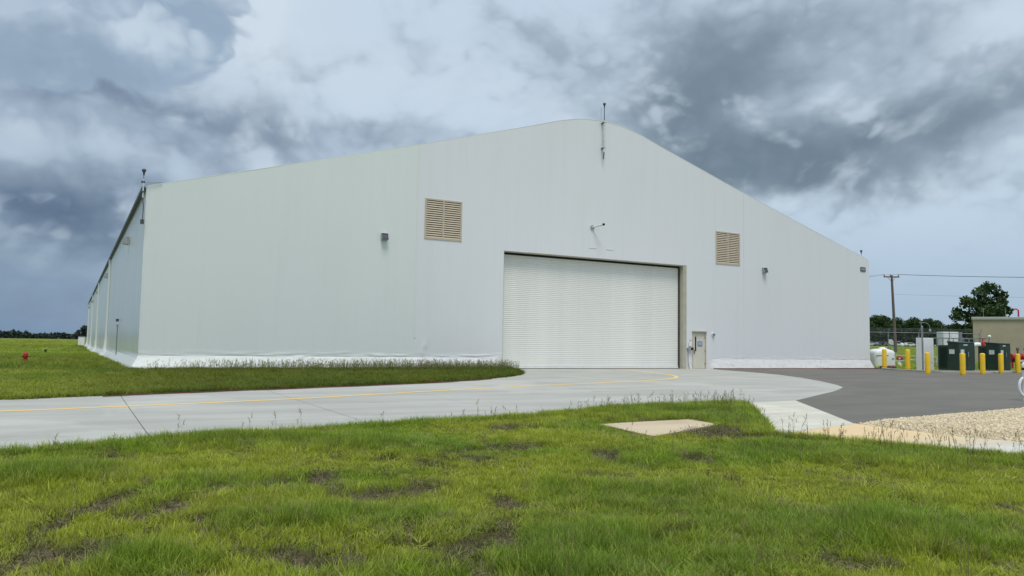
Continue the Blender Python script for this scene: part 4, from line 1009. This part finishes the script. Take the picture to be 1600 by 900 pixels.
# white gooseneck post at the right edge
t = thing('vent_post', 'white post with a black band and a white hoop at the right edge', 'post', (.45, -21.65, -.17))
MB().lathe([(.075, -.1), (.075, .98), (.08, 1.0), (.08, 1.03)], n=16).build('post', M_WHITE, t); MB().lathe([(.083, .935), (.083, 1.005)], n=16).build('band', M_BLACK, t)
MB().lathe([(.085, 1.03), (.085, 1.10), (.05, 1.17), (.012, 1.19)], n=16).build('cap', M_WHITE, t)
q = MB(); q.tube([(.02-.20*math.sin(a)*1.0*.872, .20*math.sin(a)*.489, .42+.30*math.cos(a)) for a in np.linspace(0, math.pi, 15)], .042, 10); q.build('hoop', M_WHITE, t)
MB().tube([(.02, 0, .12), (.02, 0, -.1)], .042, 8).build('leg', M_WHITE, t)
# utility pole and wires
UP = Vector((94.6, 47.3, .8))
t = thing('utility_pole', 'tall wooden utility pole with crossarm beyond the fence', 'utility pole', UP)
MB().tube([(0, 0, -.5), (-.4, .25, 13.0)], .27, 12, True, .17).build('pole', M_WOOD, t)
q = MB(); ax = Vector((.8722, -.4892, 0)); c0 = Vector((-.4, .25, 12.72))
q.tube([c0-ax*1.35, c0+ax*1.25], .11, 4); q.build('crossarm', M_WOOD, t)
for k in (-1.25, -.2, 1.15): MB().lathe([(.06, .1), (.10, .18), (.06, .24), (.09, .32), (.03, .42)], c0+ax*k, 8).build('insulator', M_INS, t)
q = MB(); q.tube([c0+ax*.6+Vector((0, 0, -.05)), c0+Vector((.05, -.03, -.9))], .035, 4); q.tube([c0-ax*.7+Vector((0, 0, -.05)), c0+Vector((.05, -.03, -.9))], .035, 4); q.build('brace', M_GALV, t)
def wire(p, q, sag, label, r=.030):
    p, q = Vector(p), Vector(q); b = MB()
    b.tube([p.lerp(q, k/20)-Vector((0, 0, sag*4*(k/20)*(1-k/20))) for k in range(21)], r, 5); tag(b.build('power_line', M_WIRE), label, 'power line', 'power lines')
cw = UP+c0
wire(cw+ax*1.15+Vector((0, 0, .42)), (165, 2.0, 16.6), 1.2, 'upper power line running right from the pole')
wire(cw-ax*.2+Vector((0, 0, .42)), (166.5, 3.5, 16.6), 1.2, 'power line close beside the upper one at right', .016)
wire(UP+Vector((-.3, .15, 9.8)), (165, 2.5, 12.6), 1.0, 'lower thin power line right of the pole', .012)
wire(cw-ax*1.25+Vector((0, 0, .42)), (66, 88, 12.2), .8, 'upper power line running left from the pole behind the hangar', .016)
wire(cw-ax*.2+Vector((0, 0, .42)), (67, 90, 11.5), .8, 'lower power line running left from the pole behind the hangar', .016)
# street light
t = thing('street_light', 'thin grey street light with a curved arm before the trees', 'street light', (60.3, 20.5, .38), -.5112)
MB().tube([(0, 0, -.1), (0, 0, 4.1)], .05, 8).build('pole', M_GALV, t); MB().tube([(-.25, 0, 4.1), (.4, 0, 4.12), (.75, 0, 4.0), (.95, 0, 3.75), (1.0, 0, 3.4)], .04, 6).build('arm', M_GALV, t); MB().lathe([(.05, 0), (.14, -.15), (.14, -.3)][::-1], (1.0, 0, 3.4), 8).build('lamp', M_GREYL, t)
t = thing('round_sign', 'small white round sign on a post beyond the fence', 'sign', (75.5, 35.0, .6), -.5112)
MB().tube([(0, 0, -.1), (0, 0, 1.9)], .03, 6).build('post', M_GALV, t); MB().tube([(0, -.04, 1.85), (0, -.06, 1.85)], .36, 16).build('disc', M_LABEL, t)
t = thing('white_ball', 'white ball-shaped marker on the grass below the parked cars', 'marker', (180.0, 104.0, float(zg(180, 104))))
MB().lathe([(.1, -.1), (.12, .3), (.42, .5), (.55, .9), (.42, 1.3), (.1, 1.45)], n=12).build('ball', M_WHITE, t)

# ------------------------------------------------------------------ parked cars far right
def car(loc, rz, label, m, van=False):
    t = thing('parked_car', label, 'car', loc, rz, 'cars parked before the far trees')
    L, W = 4.5, 1.8
    low = [(-2.2, .35), (-2.25, .7), (-2.1, .95), (-1.2, 1.0), (1.0, .98), (2.0, .85), (2.25, .6), (2.2, .35)]
    top = [(-2.0, .95), (-1.7, 1.5), (.3, 1.52), (1.1, .97)] if not van else [(-2.15, .95), (-2.1, 1.9), (.9, 1.95), (1.5, .95)]
    def ext(pr, w, w2=None):
        b = MB(); k = len(pr); w2 = w2 or w
        vs = [(x, -w if z < 1.2 else -w2, z) for x, z in pr]+[(x, w if z < 1.2 else w2, z) for x, z in pr]
        b.add(vs, [tuple(range(k-1, -1, -1)), tuple(range(k, 2*k))]+[(i, (i+1) % k, (i+1) % k+k, i+k) for i in range(k)]); return b
    ext(low, W/2).build('body', m, t); ext(top, W/2-.08, W/2-.22).build('roof', m, t)
    g0, g1 = top[0], top[3]
    for s in (-1, 1):
        b = MB(); y0 = s*(W/2-.075); y1 = s*(W/2-.185)
        vs = [(top[0][0]+.28, y0, 1.02), (top[3][0]-.25, y0, 1.02), (top[2][0]-.05, y1, top[2][1]-.10), (top[1][0]+.1, y1, top[1][1]-.10)]
        b.add(vs+[(x, y-s*.02, z) for x, y, z in vs], [(0, 1, 2, 3), (7, 6, 5, 4), (0, 4, 5, 1), (2, 6, 7, 3)]); b.build('window', M_GLASS, t)
    for x in (-1.4, 1.4):
        for s in (-1, 1): MB().tube([(x, s*.72, .33), (x, s*.92, .33)], .33, 12).build('wheel', M_TYRE, t)
    return t
cw_ = mat('car_white', S(214, 216, 216), .3, coat=.5); cg_ = mat('car_grey', S(120, 124, 130), .3, .3, coat=.5); cd_ = mat('car_dark', S(52, 56, 62), .3, .2, coat=.5); ct_ = mat('car_tan', S(128, 118, 104), .4)
def at_depth(depth, lat):
    x = -25.18+FW[0]*depth+FW[1]*lat; y = -34.93+FW[1]*depth-FW[0]*lat; return x, y
for dep, u, rz, m, van, lab in [(292, 1425, -.45, cw_, False, 'white hatchback parked below the far trees'), (296, 1404, -.3, cw_, True, 'white van behind the utility pole'), (300, 1363, -.6, cw_, False, 'white car nearest the hangar edge'), (298, 1374, .4, cg_, False, 'grey car parked left of the round sign'),
                                (305, 1382, -.4, cd_, True, 'dark van parked behind the fence post'), (303, 1393, -.8, ct_, False, 'tan car parked left of the utility pole'), (310, 1413, -.5, cg_, False, 'grey car parked right of the utility pole'), (315, 1437, -.5, cd_, False, 'dark car parked rightmost in the row')]:
    x, y = at_depth(dep, (u-800)/1217*dep); car((x, y, float(zg(x, y))), rz, lab, m, van)

# ------------------------------------------------------------------ trees
def leaf_mat(name, col):
    return blade_mat(name, False, col, .22, .6)
M_LEAF = leaf_mat('leaf_green', (.040, .075, .022, 1)); M_LEAFD = leaf_mat('leaf_dark', (.026, .046, .020, 1)); M_LEAFF = leaf_mat('leaf_far', (.034, .050, .040, 1))
def crown_mesh(name, clusters, leaf, per, m, seed, flat=.8):
    r = np.random.default_rng(seed); V = []; sh = []
    for (c, rad) in clusters:
        n = int(per*max(.4, rad**2))
        d = r.normal(size=(n, 3)); d /= np.linalg.norm(d, axis=1)[:, None]
        p = np.array(c)+d*(rad*r.random((n, 1))**.45)*np.array([1, 1, flat])
        a = r.normal(size=(n, 3)); a /= np.linalg.norm(a, axis=1)[:, None]; b = np.cross(a, r.normal(size=(n, 3))); b /= np.linalg.norm(b, axis=1)[:, None]
        s = leaf*(.6+.8*r.random((n, 1)))
        V.append(np.stack([p-a*s, p+b*s*.55, p+a*s, p-b*s*.55], 1)); sh += list(np.repeat(.75+.5*r.random(n), 4))
    V = np.concatenate(V).reshape(-1, 3); k = len(V)//4
    me = bpy.data.meshes.new(name); me.from_pydata(V.tolist(), [], np.arange(4*k).reshape(k, 4).tolist()); me.materials.append(m)
    at_ = me.attributes.new('shade', 'FLOAT', 'POINT'); at_.data.foreach_set('value', np.array(sh, np.float32)); me.update()
    return me
def limbs(b, base, h, tips, r0):
    b.tube([base, (base[0]+.05*h*.3, base[1], base[2]+h*.35), (base[0], base[1]+.03*h, base[2]+h*.62)], [r0, r0*.75, r0*.5], 8)
    for tp in tips:
        st = Vector((base[0], base[1], base[2]+h*rnd.uniform(.25, .55))); e = Vector(tp); mid = st.lerp(e, .5)+Vector((0, 0, .06*h))
        b.tube([st, mid, e], [r0*.4, r0*.25, r0*.08], 5)
# big tree behind the tan building
t = thing('broadleaf_tree', 'big broad tree rising behind the tan building', 'tree', (77, 22.6, .5), -.5112)
cl = [((-3.6, 0, 5.2), .95), ((-3.0, .5, 6.0), .7), ((-2.2, 0, 6.9), 1.05), ((-1.6, .3, 5.2), 1.2), ((-.6, 0, 8.4), 1.0), ((-.2, .2, 6.9), 1.5), ((.4, 0, 9.2), .75), ((1.3, .2, 8.9), 1.0), ((2.0, 0, 8.0), .95), ((1.2, 0, 6.7), 1.5), ((2.6, .2, 7.2), .7), ((2.9, 0, 6.1), .75), ((-3.2, .3, 3.6), .9), ((-2.0, 0, 3.6), 1.1), ((-.4, 0, 4.9), 1.6), ((1.4, 0, 5.0), 1.5), ((-3.9, .2, 3.0), .5), ((0, 0, 3.2), 1.4), ((2.8, .2, 4.6), .9), ((-1.2, 1, 7.6), .7), ((.6, -.6, 5.9), 1.2), ((-.9, -.8, 5.9), 1.0)]
cl = [((x*1.0, y*2.2, z), r) for (x, y, z), r in cl]
o = bpy.data.objects.new('crown', crown_mesh('crown', cl, .21, 210, M_LEAF, 5)); COL.objects.link(o); o.parent = t
b = MB(); limbs(b, (-.2, 0, -.3), 8.5, [(c[0]*.9, c[1]*.9, c[2]-.1) for c, r in cl], .32); b.build('trunk', M_BARK, t)
# row of trees beyond the cars (three shapes, copied)
protos = []
for k in range(4):
    r = random.Random(60+k); cl = []
    for j in range(16):
        a = r.random()*6.28; rr = 3.2*math.sqrt(r.random()); z = 4.2+6.2*r.random(); cl.append(((rr*math.cos(a)*(1.25-.075*z*1.0+.2), rr*math.sin(a)*(1.25-.05*z), z), r.uniform(1.0, 2.0)))
    cl += [((r.uniform(-2.5, 2.5), r.uniform(-2, 2), r.uniform(1.6, 3.6)), r.uniform(1.2, 1.8)) for _ in range(6)]
    t = thing('broadleaf_tree', 'dark broadleaf tree in the row behind the parked cars', 'tree', (0, 0, 0), 0, 'trees in the row behind the parked cars')
    o = bpy.data.objects.new('crown', crown_mesh('crown', cl, .34, 55, M_LEAFD if k % 2 else M_LEAF, 70+k)); COL.objects.link(o); o.parent = t
    b = MB(); limbs(b, (0, 0, -.5), 10, [c for c, q in cl[:6]], .28); b.build('trunk', M_BARK, t)
    protos.append(t)
trow = [(1362, 318, 1.10), (1371, 330, 1.10), (1381, 322, 1.16), (1391, 334, 1.12), (1402, 325, 1.05), (1410, 338, .95), (1419, 326, 1.0), (1427, 333, 1.08), (1436, 322, 1.02), (1446, 336, 1.16), (1453, 324, 1.06), (1461, 332, .98), (1470, 322, .92), (1479, 334, .95), (1489, 326, .86), (1350, 326, 1.1), (1499, 330, .9), (1510, 322, .95), (1520, 334, .9), (1340, 335, 1.1), (1535, 330, .95), (1555, 322, .95), (1575, 336, .95), (1595, 326, .95)]
first = set()
for i, (u, dep, s) in enumerate(trow):
    x, y = at_depth(dep, (u-800)/1217*dep); k = i % 4
    o = protos[k] if k not in first else copy_tree(protos[k]); first.add(k)
    o.location = (x, y, float(zg(x, y))-.3); o.rotation_euler = (0, 0, rnd.random()*6.28); o.scale = (s*rnd.uniform(.95, 1.2), s*rnd.uniform(.95, 1.2), s)
# far wood along the horizon (one mass)
cl = []
r = random.Random(9)
for a in np.arange(-1.75, -.12, .0022):
    for _ in range(2):
        dep = r.uniform(720, 860); h = 7.0+6.5*fbm(np.array([a*38.0]), np.array([3.3]), 6, 3)[0]+r.uniform(-.8, .8)
        th = a+r.uniform(-.002, .002); x = -25.18+dep*(math.sin(th)*FW[1]+math.cos(th)*FW[0]); y = -34.93+dep*(math.cos(th)*FW[1]-math.sin(th)*FW[0])
        zz = float(zg(x, y)); 
        for q in range(3): cl.append(((x, y, zz+h*(.25+.28*q)+r.uniform(-.4, .4)), r.uniform(1.6, 2.6)))
o = bpy.data.objects.new('far_wood', crown_mesh('far_wood', cl, 1.3, 5, M_LEAFF, 12)); COL.objects.link(o); tag(o, 'dark line of distant woods on the left horizon', None, None, 'stuff')
